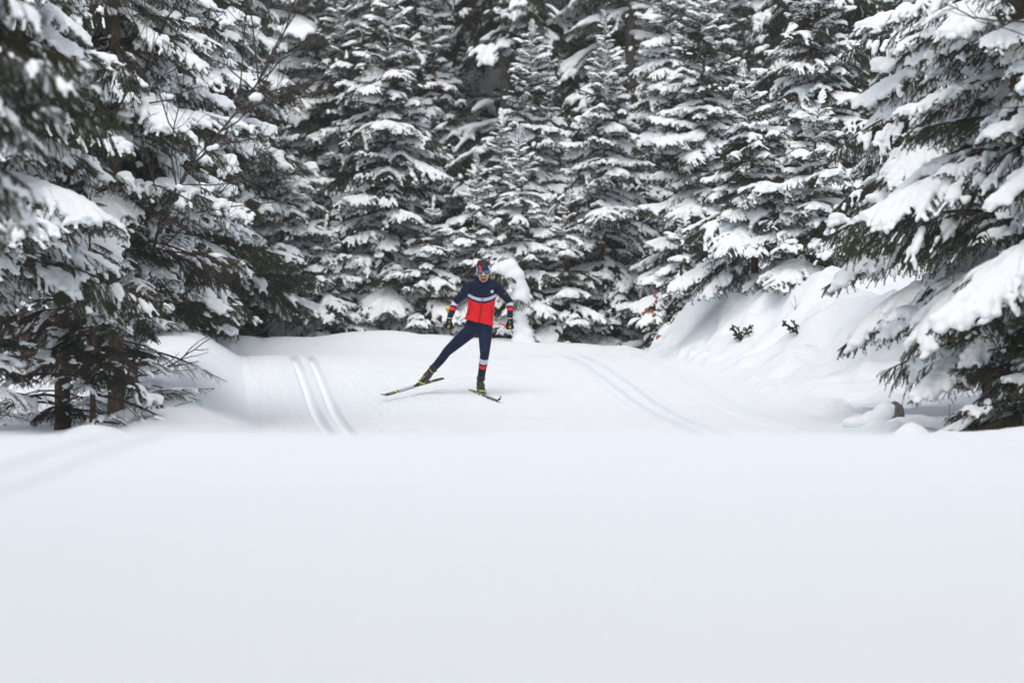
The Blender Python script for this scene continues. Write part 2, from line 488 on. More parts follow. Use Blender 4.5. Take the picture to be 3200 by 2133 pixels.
def bough(L, pitch, droop, seed, hang=0.15, width=0.36, sec_step=None, nlen=0.022, nwid=0.0065, nstep=0.0095, nk=5,
          snow_r=0.055, snow_thr=-0.25, snow_flat=0.62, tip_up=0.25, voxel=0.02, dead=False, snow=True, sag=0.25, ter_snow=.4, dust=.6):
    r = np.random.default_rng(seed)
    n = 18
    s = np.linspace(0, 1, n)
    th = pitch - droop * s + tip_up * np.clip((s - .65) / .35, 0, 1) ** 2
    dx = np.cos(th); dz = np.sin(th)
    x = np.concatenate([[0], np.cumsum((dx[1:] + dx[:-1]) / 2)]) / (n - 1) * L
    z = np.concatenate([[0], np.cumsum((dz[1:] + dz[:-1]) / 2)]) / (n - 1) * L
    y = 0.04 * L * np.sin(s * r.uniform(2, 5) + r.uniform(0, 6)) * s
    main = np.stack([x, y, z], 1)
    T = np.gradient(main, axis=0); T /= np.linalg.norm(T, axis=1, keepdims=True)
    acc = Acc()
    V, F = tube(main, np.interp(s, [0, 1], [0.009 + 0.007 * L, 0.003]), 5)
    acc.add(V, F, 1)
    sec_step = sec_step or (0.05 + 0.022 * L)
    polys = [(main[int(n * .3):], 0)]
    secs = []
    u = 0.12 if not dead else 0.2
    side = 1
    while u < 0.985:
        p0 = np.array([np.interp(u, s, main[:, k]) for k in range(3)])
        t0 = np.array([np.interp(u, s, T[:, k]) for k in range(3)])
        f = (1 - u) ** 0.75 * min(1.0, (u + .12) / .36)
        ln = max(0.05, width * L * f * 1.25 * r.uniform(.7, 1.2) + 0.03)
        a = R(r.uniform(42, 62))
        lat = np.cross([0, 0, 1.0], t0); lat /= np.linalg.norm(lat)
        up = np.cross(t0, lat)
        m = 7
        q = np.linspace(0, 1, m)
        aa = a - 0.35 * q
        dirs = np.cos(aa)[:, None] * t0 + (side * np.sin(aa))[:, None] * lat
        pl = p0 + np.concatenate([[np.zeros(3)], np.cumsum((dirs[1:] + dirs[:-1]) / 2, 0)]) / (m - 1) * ln
        pl = pl + up * (r.normal() * 0.10 * ln * q[:, None])
        pl[:, 2] -= sag * ln * q ** 2 + hang * ln * 0.6 * q ** 1.5
        pl += r.normal(size=(m, 3)) * 0.012 * ln * q[:, None]
        secs.append((pl, ln, u, side))
        if not dead or r.random() < .5:
            polys.append((pl, 1))
        side = -side
        u += sec_step / L * r.uniform(.35, .75)
    ters = []
    for pl, ln, u, side in secs:
        V, F = tube(pl, np.linspace(0.0045, 0.002, len(pl)), 3)
        acc.add(V, F, 1)
        if ln < .1: continue
        v = 0.18
        sd = 1
        while v < .97:
            i = v * (len(pl) - 1); i0 = int(i)
            p0 = pl[i0] + (pl[min(i0 + 1, len(pl) - 1)] - pl[i0]) * (i - i0)
            t0 = pl[min(i0 + 1, len(pl) - 1)] - pl[i0]; t0 /= np.linalg.norm(t0) + 1e-9
            lat = np.cross([0, 0, 1.0], t0); lat /= np.linalg.norm(lat) + 1e-9
            dr = .72 * t0 + sd * .7 * lat + np.array([0, 0, r.normal() * .12 - hang * 1.3])
            dr /= np.linalg.norm(dr)
            l2 = min(.17 + hang * .15, ln * .38 * (1 - v * .65) + .025) * r.uniform(.7, 1.2)
            q = np.linspace(0, 1, 4)[:, None]
            tp = p0 + dr * l2 * q; tp[:, 2] -= (.15 + hang * .5) * l2 * q[:, 0] ** 2
            ters.append(tp); polys.append((tp, 2))
            sd = -sd
            v += 0.05 / ln * r.uniform(.7, 1.3)
    if not dead:
        NP, NT = [], []
        for pl, lev in polys:
            rs = resample(pl, nstep)
            tg = np.gradient(rs, axis=0); tg /= np.linalg.norm(tg, axis=1, keepdims=True) + 1e-9
            NP.append(rs); NT.append(tg)
        V, F = needles(np.concatenate(NP), np.concatenate(NT), nlen, nwid, nk, r)
        acc.add(V, F, 0)
    else:
        for tp in ters:
            if r.random() < .8:
                V, F = tube(tp * [1, 1, 1], np.linspace(0.0025, 0.0015, len(tp)), 3)
                acc.add(V, F, 1)
    me = acc.mesh('bough', [M['needle'], M['twig']], smooth=False)
    sn = None
    if snow:
        C, RR = [], []
        def put(pl, lo, hi, rad, step, ease=0.0):
            rs = resample(pl, step)
            nn = len(rs)
            for i, p in enumerate(rs):
                q = i / max(1, nn - 1)
                if q < lo or q > hi: continue
                nz = .8 * float(vnoise(p[0] * 3.2 + seed * 1.7, p[1] * 3.2, seed * .37)) + .55 * float(vnoise(p[0] * 8 + seed, p[1] * 8, 2.2))
                nz -= .55 * max(0, .38 - p[0] / L)
                if nz < snow_thr - ease: continue
                e = min(1.0, (nz - snow_thr + ease) * 2.2 + .35)
                rr = rad * e * r.uniform(.8, 1.2)
                C.append(p + [0, 0, rr * .42]); RR.append([rr * r.uniform(.95, 1.25), rr * r.uniform(.95, 1.25), rr * snow_flat])
        put(main, .03, .97, snow_r * 1.3, .028)
        for pl, ln, u, side in secs:
            put(pl, .0, .82, snow_r * (0.55 + .4 * min(1, ln / .3)), .024)
        for pl, ln, u, side in secs:
            if r.random() < dust:
                put(pl, .25, .96, max(voxel * 1.15, snow_r * .42), .014, .25)
        for tp in ters:
            if r.random() < ter_snow:
                put(tp, .05, .75, snow_r * .55, .022)
        if len(C) > 3:
            V, F = spheres(C, RR, ICO2)
            sn = remeshed(V, F, voxel, 3, .5, 'snow_load')
            sn.materials.append(M['snow_bough'])
    return me, sn

PROTO = {}       # kind -> list of (L, mesh, snow)
def protos(kind, Ls, variants, **kw):
    for L in Ls:
        for v in range(variants):
            sd = abs(hash((len(PROTO.get(kind, [])), kind == 'up', kind == 'flat', kind == 'down'))) % 1000
            sd = (sum(map(ord, kind)) * 31 + int(L * 100) * 7 + v * 131) % 9973
            k2 = dict(kw)
            k2['voxel'] = kw.get('voxel', 0.017 + .004 * L)
            k2['snow_r'] = kw.get('snow_r', 0.05) * (0.72 + .22 * L)
            pit = k2.pop('pitch_'); dr = k2.pop('droop_')
            b = bough(L, R(pit + (v - .5) * 6), R(dr + (v % 2) * 8), sd, **k2)
            PROTO.setdefault(kind, []).append((L, b[0], b[1]))

protos('up', (0.35, 0.7), 3, pitch_=28, droop_=26, snow_r=0.036, snow_thr=-.3, voxel=.010, dust=.8)
protos('flat', (0.5, 0.9, 1.5), 4, pitch_=2, droop_=28, snow_r=0.041, snow_thr=-.36, width=.42, voxel=.011, dust=.85, ter_snow=.5)
protos('down', (0.6, 1.1, 1.7), 4, pitch_=-14, droop_=24, snow_r=0.040, snow_thr=-.30, width=.40, voxel=.012, dust=.8, ter_snow=.45)
protos('heavy', (1.2, 2.0), 4, pitch_=-8, droop_=38, snow_r=0.050, snow_thr=-.10, hang=.3, voxel=.017, dust=.5, ter_snow=.25)
protos('drape', (1.2, 2.0), 4, pitch_=-10, droop_=36, snow_r=0.034, snow_thr=.16, hang=.7, width=.3, voxel=.014, dust=.35, ter_snow=.2)
protos('light', (0.7, 1.3), 4, pitch_=-2, droop_=28, snow_r=0.033, snow_thr=.20, hang=.25, sec_step=.065, ter_snow=.2, dust=.4, voxel=.012)
protos('dead', (0.8, 1.4), 4, pitch_=6, droop_=30, snow_r=0.030, snow_thr=.30, dead=True, sec_step=.11, width=.36)
# coarse boughs for the crowns far back in the forest
COARSE = []
for v in range(5):
    COARSE.append((1.5, *bough(1.5, R(-4 - 3 * v), R(34), 500 + v, nstep=.035, nk=3, nlen=.045, nwid=.013, snow_r=.050, snow_thr=-.20 + .12 * (v % 3), voxel=.030, sec_step=.13, dust=.6)))

def pick(kind, L, r):
    c = PROTO[kind]
    best = min(abs(math.log(p[0] / L)) for p in c)
    c = [p for p in c if abs(math.log(p[0] / L)) < best + .05]
    return c[r.integers(len(c))]

# ------------------------------------------------------------------ spruce trees
def trunk_mesh(H, r0, r, wob=.03, bend=0.0, sides=10):
    n = max(8, int(H / .35))
    t = np.linspace(0, 1, n)
    x = wob * np.sin(t * 5 + r.uniform(0, 6)) * t + bend * t ** 2
    y = wob * np.sin(t * 4 + r.uniform(0, 6)) * t
    pts = np.stack([x, y, t * H - .25 * (1 - t)], 1)
    rad = r0 * (1 - t) ** .85 + .006
    rad[0] *= 1.25
    V, F = tube(pts, rad, sides)
    return pts, V, F

def spruce(name, label, px, Y, H, r0, crown_r, h0=0.2, style='young', bark='bark_young', group=None, seed=0,
           whorl=0.30, per=5, zmax=None, dead_below=False, dead_n=0, X=None, bend=0.0, shape=.85, open_front=0.0, snowless=0.0, zmin=None, cat='spruce tree'):
    r = np.random.default_rng(seed + 1000)
    X = px2x(px, Y) if X is None else X
    g = ground_at(X, Y)
    t = thing(name, label, cat, (X, Y, g), r.uniform(0, .1), group)
    pts, V, F = trunk_mesh(H, r0, r, bend=bend)
    link('trunk', mesh_np('trunk', V, F, M[bark]), t)
    top_vis = 0.0905 * Y - g + .55             # top of the picture at this distance, above the tree's foot
    zmax = min(H - .05, zmax or top_vis)
    z = h0
    ang = r.uniform(0, 6.28)
    while z < zmax:
        fr = z / H
        n = per + int(r.integers(-1, 2))
        for i in range(n):
            zz = z + r.uniform(-.75, .75) * whorl
            if r.random() < .06: continue
            if zz > H - .08: continue
            fr = zz / H
            L = crown_r * (1 - fr) ** shape * r.uniform(.5, 1.25) + .08
            if fr < .12 and style == 'young': L *= .85
            if style == 'heavy' and zz < 2.0: L *= .62 + .19 * zz
            a = ang + i * 2 * math.pi / n + r.uniform(-.3, .3)
            if open_front and abs((a + math.pi / 2 + math.pi) % (2 * math.pi) - math.pi) < open_front: continue
            if style == 'young':
                kind = 'up' if fr > .74 and L < .75 else ('flat' if fr > .28 else 'down')
                if r.random() < snowless: kind = 'light'
            elif style == 'heavy':           # loaded above, dark and sheltered lower down
                lo = sstep(1.2, 3.0, zz)
                kind = r.choice(['heavy', 'down', 'drape', 'light'], p=[.06 + .44 * lo, .16 + .1 * lo, .39 - .24 * lo, .39 - .3 * lo])
            elif style == 'mixed':
                lo = sstep(.8, 2.4, zz)
                kind = r.choice(['heavy', 'down', 'drape', 'light'], p=[.02 + .25 * lo, .18 + .17 * lo, .3, .5 - .42 * lo])
            elif style == 'dark':
                kind = r.choice(['drape', 'drape', 'drape', 'light'])
            else:
                kind = r.choice(['light', 'light', 'down'])
            p = pick(kind, max(.2, L), r)
            sc = L / p[0]
            k = np.searchsorted(pts[:, 2], zz)
            k = min(max(k, 1), len(pts) - 1)
            w = (zz - pts[k - 1, 2]) / (pts[k, 2] - pts[k - 1, 2])
            c = pts[k - 1] * (1 - w) + pts[k] * w
            rot = (r.uniform(-.12, .12), r.uniform(-.2, .2), a)
            b = link('bough', p[1], t, tuple(c), rot, (sc, sc * r.uniform(.9, 1.1), sc * r.uniform(.9, 1.1)))
            if p[2] is not None:
                link('snow_load', p[2], b)
        ang += r.uniform(.4, 1.2)
        z += whorl * r.uniform(.75, 1.25) * (0.75 + .5 * (1 - fr))
    if zmax >= H - .1:                          # leader with its cap of snow
        p = pick('up', .35, r)
        b = link('bough', p[1], t, tuple(pts[-1] - [0, 0, .12]), (0, R(-62), r.uniform(0, 6)), .8)
        link('snow_load', p[2], b)
    for i in range(dead_n):                     # dry lower branches under the crown
        zz = r.uniform(.05, max(.3, h0 + .1))
        p = pick('dead', r.choice([.8, 1.3]), r) if r.random() < .72 else pick('light', .7, r)
        sc = r.uniform(.55, 1.0)
        b = link('dead_branch' if p in PROTO['dead'] else 'bough', p[1], t, (0, 0, zz), (r.uniform(-.15, .15), r.uniform(-.15, .25), r.uniform(0, 6.28)), sc)
        if p[2] is not None:
            link('snow_load', p[2], b)
    return t

def H_for(px, Y, top_py):
    X = px2x(px, Y)
    return py2z(top_py, Y) - ground_at(X, Y)

YG = 'young spruces behind the trail'
def young(label, px, Y, top, hw, seed, **kw):
    if Y > 57: Y += 1.3
    H = H_for(px, Y, top)
    return spruce('young_spruce', label, px, Y, H, kw.pop('r0', .018 + .009 * H), 1.12 * hw / FPX * Y, seed=seed, per=kw.pop('per', 6), group=YG, whorl=kw.pop('whorl', .165), shape=kw.pop('shape', float(np.random.default_rng(seed).uniform(.6, 1.0))), bend=float(np.random.default_rng(seed + 9).normal() * .08), **kw)

#TREES#
young('young snowy spruce with dark curved tip, left of the trail behind the bank', 885, 59.5, 320, 235, 1)
young('tall slender snowy spruce with straight brown stem left of the skier', 1211, 60, -60, 270, 2, snowless=.1)
young('young spruce with bare snow-capped leader right above the skier', 1662, 61.5, 90, 210, 3)
young('slim spruce leader standing close behind the bare capped leader', 1692, 63, 190, 190, 4)
young('tall snow-laden spruce right of the skier with visible orange stem', 1885, 60, 60, 260, 5)
young('spruce with thin red stem between the orange-stemmed spruce and the right bank', 2111, 62, -230, 260, 6)
young('low snowy spruce directly behind the skier', 1632, 59.3, 420, 160, 7)
young('short spruce with stubby snow-dotted tip above the skier', 1552, 60.5, 370, 140, 8)
young('small white spruce left of the skier head', 1494, 59.6, 500, 170, 9)
young('spruce half hidden behind the tall slender one', 1070, 65, -120, 270, 10, snowless=.2)
young('spruce in the gap between left forest and young spruces', 770, 64, 90, 230, 11, snowless=.2)
young('spruce behind the left bank with low dark skirts', 700, 61, 420, 220, 12, snowless=.35)
young('low dark spruce at the foot of the right bank', 2040, 60.5, 560, 200, 13, snowless=.5)
young('bushy low spruce between skier and orange-stemmed spruce', 1760, 59.2, 620, 170, 14, snowless=.1)
young('small bushy spruce behind the trail under the slender tall one', 1330, 59.4, 640, 170, 15)
young('low spruce under the dark-tipped one', 1010, 59.2, 700, 170, 16)
young('broad young spruce on the right bank nearest the trail', 2360, 52.5, 225, 290, 17, r0=.05, snowless=.1, h0=.45)
young('young spruce on the right bank beside the broad one', 2532, 52, 310, 250, 18, r0=.045, h0=.25)
young('spruce rising behind the two on the right bank', 2560, 56, -180, 330, 19, snowless=.15)
young('spruce with olive boughs behind the right bank', 2205, 59, -60, 260, 20, snowless=.15)
young('low spruce on the shoulder of the right bank', 2120, 55.5, 680, 170, 21, snowless=.2)

young('slim tall spruce between the dark-tipped spruce and the tall slender one', 965, 66, -160, 210, 22, snowless=.1)
young('tall spruce just right of the tall slender one', 1345, 65.5, -120, 200, 23, snowless=.1)
young('narrow spruce rising behind the short stubby-tipped one', 1455, 67, 130, 180, 24, snowless=.1)
young('tall spruce between the capped leaders and the orange-stemmed spruce', 1778, 66, -60, 190, 25, snowless=.1)
young('tall spruce right behind the orange-stemmed spruce', 2000, 67, -200, 220, 26, snowless=.1)
young('tall spruce behind the low dark spruce of the right bank foot', 2285, 65, -220, 230, 27, snowless=.1)

# tall trees of the right edge
GR = 'large spruces at the right edge'
spruce('large_spruce', 'large snow-laden spruce at the right edge with brown trunk low down', 3175, 38, 9.5, .10, 1.95, h0=1.1, style='heavy', bark='bark_red', group=GR, seed=31, whorl=.27, per=6, dead_n=10, shape=.6)
spruce('large_spruce', 'heavily snowed spruce behind the right edge one, thinner trunk', 3093, 41.5, 9, .085, 1.95, h0=1.35, style='heavy', bark='bark_brown', group=GR, seed=32, whorl=.27, per=6, dead_n=8, shape=.6)
spruce('large_spruce', 'spruce cut off by the right edge, nearest the camera', 3440, 37, 8, .12, 2.0, h0=.8, style='mixed', bark='bark_red', group=GR, seed=33, whorl=.26, per=6, shape=.6, dead_n=5)
spruce('young_spruce', 'low dark spruce skirt touching the snow under the right edge tree', 3215, 36.8, 1.35, .03, 1.0, h0=.12, style='light', bark='bark_brown', group=GR, seed=36, whorl=.13, per=7, shape=.8)
spruce('large_spruce', 'spruce between the bank spruces and the right edge trees', 2990, 47, 9.5, .10, 1.9, h0=1.5, style='heavy', bark='bark_brown', group=GR, seed=34, whorl=.32, per=6, shape=.6)
spruce('large_spruce', 'tall grey-trunked spruce behind the right bank', 2607, 64, 15, .14, 2.2, h0=2.5, style='dark', bark='bark_grey', group=GR, seed=35, whorl=.4, per=5, shape=.6)

# tall trees of the left edge
GL = 'large spruces of the left forest'
spruce('large_spruce', 'left spruce with red-brown trunk visible at top and bottom', 195, 42, 11, .088, 1.9, h0=2.05, style='mixed', bark='bark_red', group=GL, seed=41, whorl=.23, per=5, dead_n=64, shape=.55)
spruce('large_spruce', 'left spruce with the thickest bare brown lower trunk', 362, 41, 10, .088, 1.5, h0=2.35, style='mixed', bark='bark_brown', group=GL, seed=42, whorl=.26, per=5, dead_n=60, shape=.55)
spruce('young_spruce', 'thin young spruce with snow collar in front of the left trunks', 288, 39.5, H_for(288, 39.5, 590), .030, .95, h0=.75, style='light', bark='bark_brown', group=GL, seed=43, whorl=.26, per=5, dead_n=14)
spruce('large_spruce', 'slim grey-barked spruce right of the thickest left trunk', 416, 43, 9, .055, 1.25, h0=2.1, style='mixed', bark='bark_grey', group=GL, seed=44, whorl=.27, per=5, dead_n=44, shape=.55)
spruce('large_spruce', 'spruce whose long boughs reach out over the left bank', 480, 56.5, 12, .11, 1.95, h0=.7, style='mixed', bark='bark_brown', group=GL, seed=45, whorl=.23, per=6, dead_n=6, shape=.5)
spruce('large_spruce', 'spruce at the far left edge beside the red-brown trunk', -70, 38.5, 10, .10, 1.8, h0=1.9, style='mixed', bark='bark_red', group=GL, seed=46, whorl=.25, per=5, dead_n=50, shape=.55)
spruce('large_spruce', 'dark spruce behind the left bank with low trunk showing', 545, 59, 12, .12, 2.1, h0=.9, style='mixed', bark='bark_brown', group=GL, seed=49, whorl=.26, per=6, shape=.55)
spruce('large_spruce', 'blurred spruce outside the left edge reaching in with long boughs', -330, 26.5, 7, .09, 1.9, h0=2.5, style='dark', bark='bark_red', group=GL, seed=47, whorl=.26, per=6, shape=.45)
spruce('large_spruce', 'strongly blurred spruce bough tree closest to the camera at left', -470, 17, 4.5, .05, 1.0, h0=1.30, style='heavy', bark='bark_red', group=GL, seed=48, whorl=1.1, per=5, shape=.4)
for i, (px, Y, lb) in enumerate(((300, 53, 'shaded spruce behind the left trunks'), (90, 50, 'shaded spruce behind the far left edge'), (620, 60, 'tall spruce behind the left bank boughs'))):
    spruce('large_spruce', lb, px, Y, 12, .11, 2.0, h0=.9, style='mixed', bark='bark_brown', group=GL, seed=60 + i, whorl=.42, per=6, shape=.55)

GO = 'old dark spruces behind the young ones'
spruce('old_spruce', 'old dark spruce with thick bare trunk above the skier', 1583, 71, 18, .125, 2.9, h0=1.5, style='dark', bark='bark_grey', group=GO, seed=71, whorl=.48, per=7, shape=.5, open_front=.75)
spruce('old_spruce', 'old dark spruce behind the slender left one', 1330, 74, 18, .13, 2.6, h0=1.5, style='dark', bark='bark_grey', group=GO, seed=72, whorl=.5, per=6, shape=.5)
spruce('old_spruce', 'old dark spruce right of the orange-stemmed spruce', 2030, 72, 18, .13, 2.7, h0=1.5, style='dark', bark='bark_grey', group=GO, seed=73, whorl=.5, per=6, shape=.5)

# ------------------------------------------------------------------ the forest behind: shared crowns
def far_variant(v):
    r = np.random.default_rng(900 + v)
    H, R0 = 13.0, 2.3
    cr, sn = Acc(), Acc()
    z = .8
    arr = [(L, mesh_arrays(m), mesh_arrays(s)) for L, m, s in COARSE]
    while z < 11.5:
        for i in range(5):
            L = (R0 * (1 - z / H) ** .6) * r.uniform(.7, 1.1) + .15
            k = r.integers(len(arr))
            L0, (bv, bf), (sv_, sf) = arr[k]
            q = L / L0
            a = r.uniform(0, 6.28)
            m = np.array([[math.cos(a), -math.sin(a), 0], [math.sin(a), math.cos(a), 0], [0, 0, 1]]) * q
            o = np.array([0, 0, z + r.uniform(-.2, .2)])
            cr.add(bv @ m.T + o, bf, 0)
            sn.add(sv_ @ m.T + o, sf, 0)
        z += .5 * r.uniform(.8, 1.2)
    pts, V, F = trunk_mesh(H, .13, r)
    return (mesh_np('trunk', V, F, M['bark_grey']), cr.mesh('crown', [M['needle']], False), sn.mesh('snow_cover', [M['snow_bough']]))
FAR = [far_variant(v) for v in range(3)]
r = np.random.default_rng(5)
k = 0
for Y0, step in ((68, 1.9), (75, 2.0), (84, 2.2), (95, 2.5), (108, 2.8), (122, 3.2)):
    half = 0.155 * Y0 + 1
    x = -half + r.uniform(0, 1.5)
    while x < half:
        Yv = Y0 + r.uniform(-2.5, 2.5)
        fv = FAR[k % 3]
        t = thing('forest_spruce', 'snowy spruce of the dense forest behind the front rows', 'spruce tree', (x, Yv, ground_at(x, Yv) - .1), r.uniform(0, 6.28), 'dense forest far behind')
        sc = r.uniform(.9, 1.25) * (1 + max(0, Y0 - 90) * .006)
        t.scale = (sc, sc, sc * r.uniform(.9, 1.15))
        link('trunk', fv[0], t); link('crown', fv[1], t); link('snow_cover', fv[2], t)
        x += step * r.uniform(.75, 1.25)
        k += 1
spots = []  # out-of-view trees, added to block sky light from the near snow
for sx in (-1, 1):
    for Y0 in range(-26, 8, 4):
        for row in range(2):
            Yv = Y0 + r.uniform(-1.2, 1.2)
            spots.append((sx * ((4.6 if Yv < 10 else 7.5 + .1 * Yv) + 2.8 * row + r.uniform(0, 1.0)), Yv))
for sx in (-1, 1):  # unseen flank trees added to darken the trail in the dip
    for Y0 in (25, 28.5, 32):
        spots.append((sx * (6.9 + .02 * Y0 + r.uniform(0, .8)), Y0 + r.uniform(-.8, .8)))
spots += [(x, -15 + r.uniform(-1, 1)) for x in (-3.4, -1.2, 1.0, 3.2)] + [(x, -19 + r.uniform(-1, 1)) for x in (-2.4, 0, 2.4)]  # unseen rows across the trail, added to block light behind the camera
for x, Yv in spots:
    fv = FAR[k % 3]; k += 1
    t = thing('forest_spruce', 'unseen snowy spruce around the camera, added to shade the snow', 'spruce tree', (x, Yv, ground_at(x, Yv) - .1), r.uniform(0, 6.28), 'forest around the camera')
    link('trunk', fv[0], t); link('crown', fv[1], t); link('snow_cover', fv[2], t)
# ------------------------------------------------------------------ the skier
SY = 46.5
SX = px2x(1160 + 1020 / 2.904, SY)
SZ = ground_at(SX, SY) + .002
def K(zx, zy, y):
    """a point of the skier: reading off the photograph -> local coordinates at depth y"""
    px, py = 1160 + zx / 2.904, 760 + zy / 2.904
    return np.array([px2x(px, SY + y) - SX, y, py2z(py, SY + y) - SZ])

M['suit'], n_, l_, b_ = new_mat('suit')
b_.inputs['Roughness'].default_value = 0.6; b_.inputs['Specular IOR Level'].default_value = 0.15
NAVY, WHITE_, RED_ = (0.0035, 0.0120, 0.042, 1), (0.62, 0.60, 0.72, 1), (0.86, 0.018, 0.024, 1)
at_ = n_.new('ShaderNodeAttribute'); at_.attribute_name = 'band'
rp_ = n_.new('ShaderNodeValToRGB'); rp_.color_ramp.interpolation = 'CONSTANT'
el = rp_.color_ramp.elements
el[0].position = 0.0; el[0].color = NAVY
el[1].position = 0.25; el[1].color = WHITE_
for p_, c_ in ((0.45, NAVY), (0.55, RED_), (0.75, NAVY)):
    e_ = el.new(p_); e_.color = c_
l_.new(at_.outputs['Fac'], rp_.inputs['Fac']); l_.new(rp_.outputs['Color'], b_.inputs['Base Color'])
tc_ = n_.new('ShaderNodeTexCoord'); nz_ = n_.new('ShaderNodeTexNoise'); nz_.inputs['Scale'].default_value = 16
l_.new(tc_.outputs['Object'], nz_.inputs['Vector'])
bp_ = n_.new('ShaderNodeBump'); bp_.inputs['Strength'].default_value = .35; bp_.inputs['Distance'].default_value = .02
l_.new(nz_.outputs['Fac'], bp_.inputs['Height']); l_.new(bp_.outputs[0], b_.inputs['Normal'])

M['skin'] = simple_mat('skin', (0.74, 0.43, 0.32), 0.5, 0.4, var=.12, bscale=40)
M['hair'] = simple_mat('hair', (0.030, 0.020, 0.016), 0.55, 0.4, var=.4, bscale=60)
M['beard'] = simple_mat('beard', (0.055, 0.030, 0.022), 0.8, 0.2)
M['stubble'] = simple_mat('stubble', (0.34, 0.17, 0.12), 0.7, 0.2, var=.3, bscale=300)
M['teeth'] = simple_mat('teeth', (0.8, 0.77, 0.72), 0.3, 0.5)
M['lips'] = simple_mat('lips', (0.22, 0.075, 0.06), 0.5, 0.4)
M['black_cloth'] = simple_mat('black_cloth', (0.012, 0.012, 0.014), 0.7, 0.25, bump=.4, bscale=150)
M['black_boot'] = simple_mat('black_boot', (0.016, 0.016, 0.018), 0.45, 0.5, bump=.4, bscale=60)
M['neon'] = simple_mat('neon', (0.60, 0.62, 0.04), 0.45, 0.4)
M['yellow'] = simple_mat('yellow', (0.80, 0.50, 0.03), 0.4, 0.4)
M['white_print'] = simple_mat('white_print', (0.75, 0.74, 0.80), 0.5, 0.3)
M['green_print'] = simple_mat('green_print', (0.18, 0.75, 0.16), 0.5, 0.3)
M['navy_print'] = simple_mat('navy_print', NAVY[:3], 0.5, 0.3)
M['blue_frame'] = simple_mat('blue_frame', (0.02, 0.34, 0.68), 0.25, 0.6)
M['lens'] = simple_mat('lens', (0.10, 0.115, 0.14), 0.2, 0.6)
M['red_print'] = simple_mat('red_print', RED_[:3], 0.5, 0.3)
M['grey_metal'] = simple_mat('grey_metal', (0.35, 0.36, 0.38), 0.3, 0.6)
M['ski_black'] = simple_mat('ski_black', (0.018, 0.020, 0.019), 0.3, 0.5)
M['ski_white'] = simple_mat('ski_white', (0.50, 0.56, 0.60), 0.3, 0.5)

skier = thing('person', 'skier in navy and red race suit skating towards the camera, blue framed glasses', 'person', (SX, SY, SZ))

class Blob:
    def __init__(self): self.C, self.R = [], []
    def ball(self, c, r):
        self.C.append(np.asarray(c, float)); self.R.append(np.asarray(r, float) if hasattr(r, '__len__') else np.full(3, float(r)))
    def limb(self, pts, rad):
        pts = [np.asarray(p, float) for p in pts]
        for (a, ra), (b, rb) in zip(zip(pts[:-1], rad[:-1]), zip(pts[1:], rad[1:])):
            n = max(2, int(np.linalg.norm(b - a) / (min(ra, rb) * .22)) + 1)
            for t in np.linspace(0, 1, n):
                self.ball(a + (b - a) * t, ra + (rb - ra) * t)
    def mesh(self, voxel, it=4, name='blob'):
        V, F = spheres(self.C, np.array(self.R), ICO3 if len(self.C) < 400 else ICO2)
        return remeshed(V, F, voxel, it, .5, name)

# joints
hipR, hipL = K(1036, 775, .10), K(918, 775, .10)
kneeR, kneeL = K(1030, 1000, -.16), K(690, 978, .08)
ankR, ankL = K(1003, 1275, .04), K(548, 1185, .33)
shR, shL = K(1136, 392, -.05), K(888, 388, -.05)
elR, elL = K(1258, 530, .12), K(757, 545, .08)
wrR, wrL = K(1262, 697, .00), K(708, 695, -.02)
neck = K(1018, 352, -.07)
hd = K(1020, 255, -.13)

# skis lie along these directions
tipR, tailR = K(1168, 1440, -1.12), K(888, 1346, .72)
tipL, tailL = K(96, 1386, -.98), K(656, 1222, .74)
def wz(p): return ground_at(SX + p[0], SY + p[1]) - SZ
tipR[2], tailR[2] = wz(tipR) + .012, wz(tailR) + .012
fR, fL = tipR - tailR, tipL - tailL
toeR = tailR + fR * .47; toeL = tailL + fL * .40
UP = np.array([0, 0, 1.0])
ankR2 = toeR - fR / np.linalg.norm(fR) * .19 + UP * .125
fLh = fL / np.linalg.norm(fL)
rollL = np.array([.52, -.12, .85])
footL = fLh + np.array([0.02, -.05, -.16]); footL /= np.linalg.norm(footL)
upL = rollL - footL * (rollL @ footL); upL /= np.linalg.norm(upL)
ankL2 = toeL - footL * .20 + upL * .118
ankR, ankL = ankR2, ankL2

B = Blob()
B.limb([hipR, hipR * .55 + kneeR * .45, kneeR], [.092, .078, .058])
B.limb([kneeR, kneeR * .68 + ankR * .32 + [0, .018, 0], ankR], [.056, .054, .040])
B.limb([hipL, hipL * .55 + kneeL * .45, kneeL], [.094, .079, .058])
B.limb([kneeL, kneeL * .66 + ankL * .34 + [.008, .015, 0], ankL], [.056, .053, .040])
B.ball(K(975, 730, .10), (.165, .112, .10)); B.ball(K(978, 770, .11), (.160, .115, .085))
B.ball(K(982, 660, .075), (.136, .085, .10)); B.ball(K(995, 560, .04), (.132, .082, .11)); B.ball(K(1008, 470, .01), (.140, .085, .11))
B.ball(K(1013, 405, -.025), (.140, .070, .075))
for sh, elb, wr in ((shR, elR, wrR), (shL, elL, wrL)):
    B.ball(sh, (.062, .064, .062))
    B.limb([sh, sh * .6 + elb * .4, elb], [.060, .054, .042])
    B.limb([elb, elb * .7 + wr * .3, wr], [.042, .042, .028])
B.limb([K(1016, 400, -.05), neck, hd - [0, -.01, .05]], [.075, .056, .056])
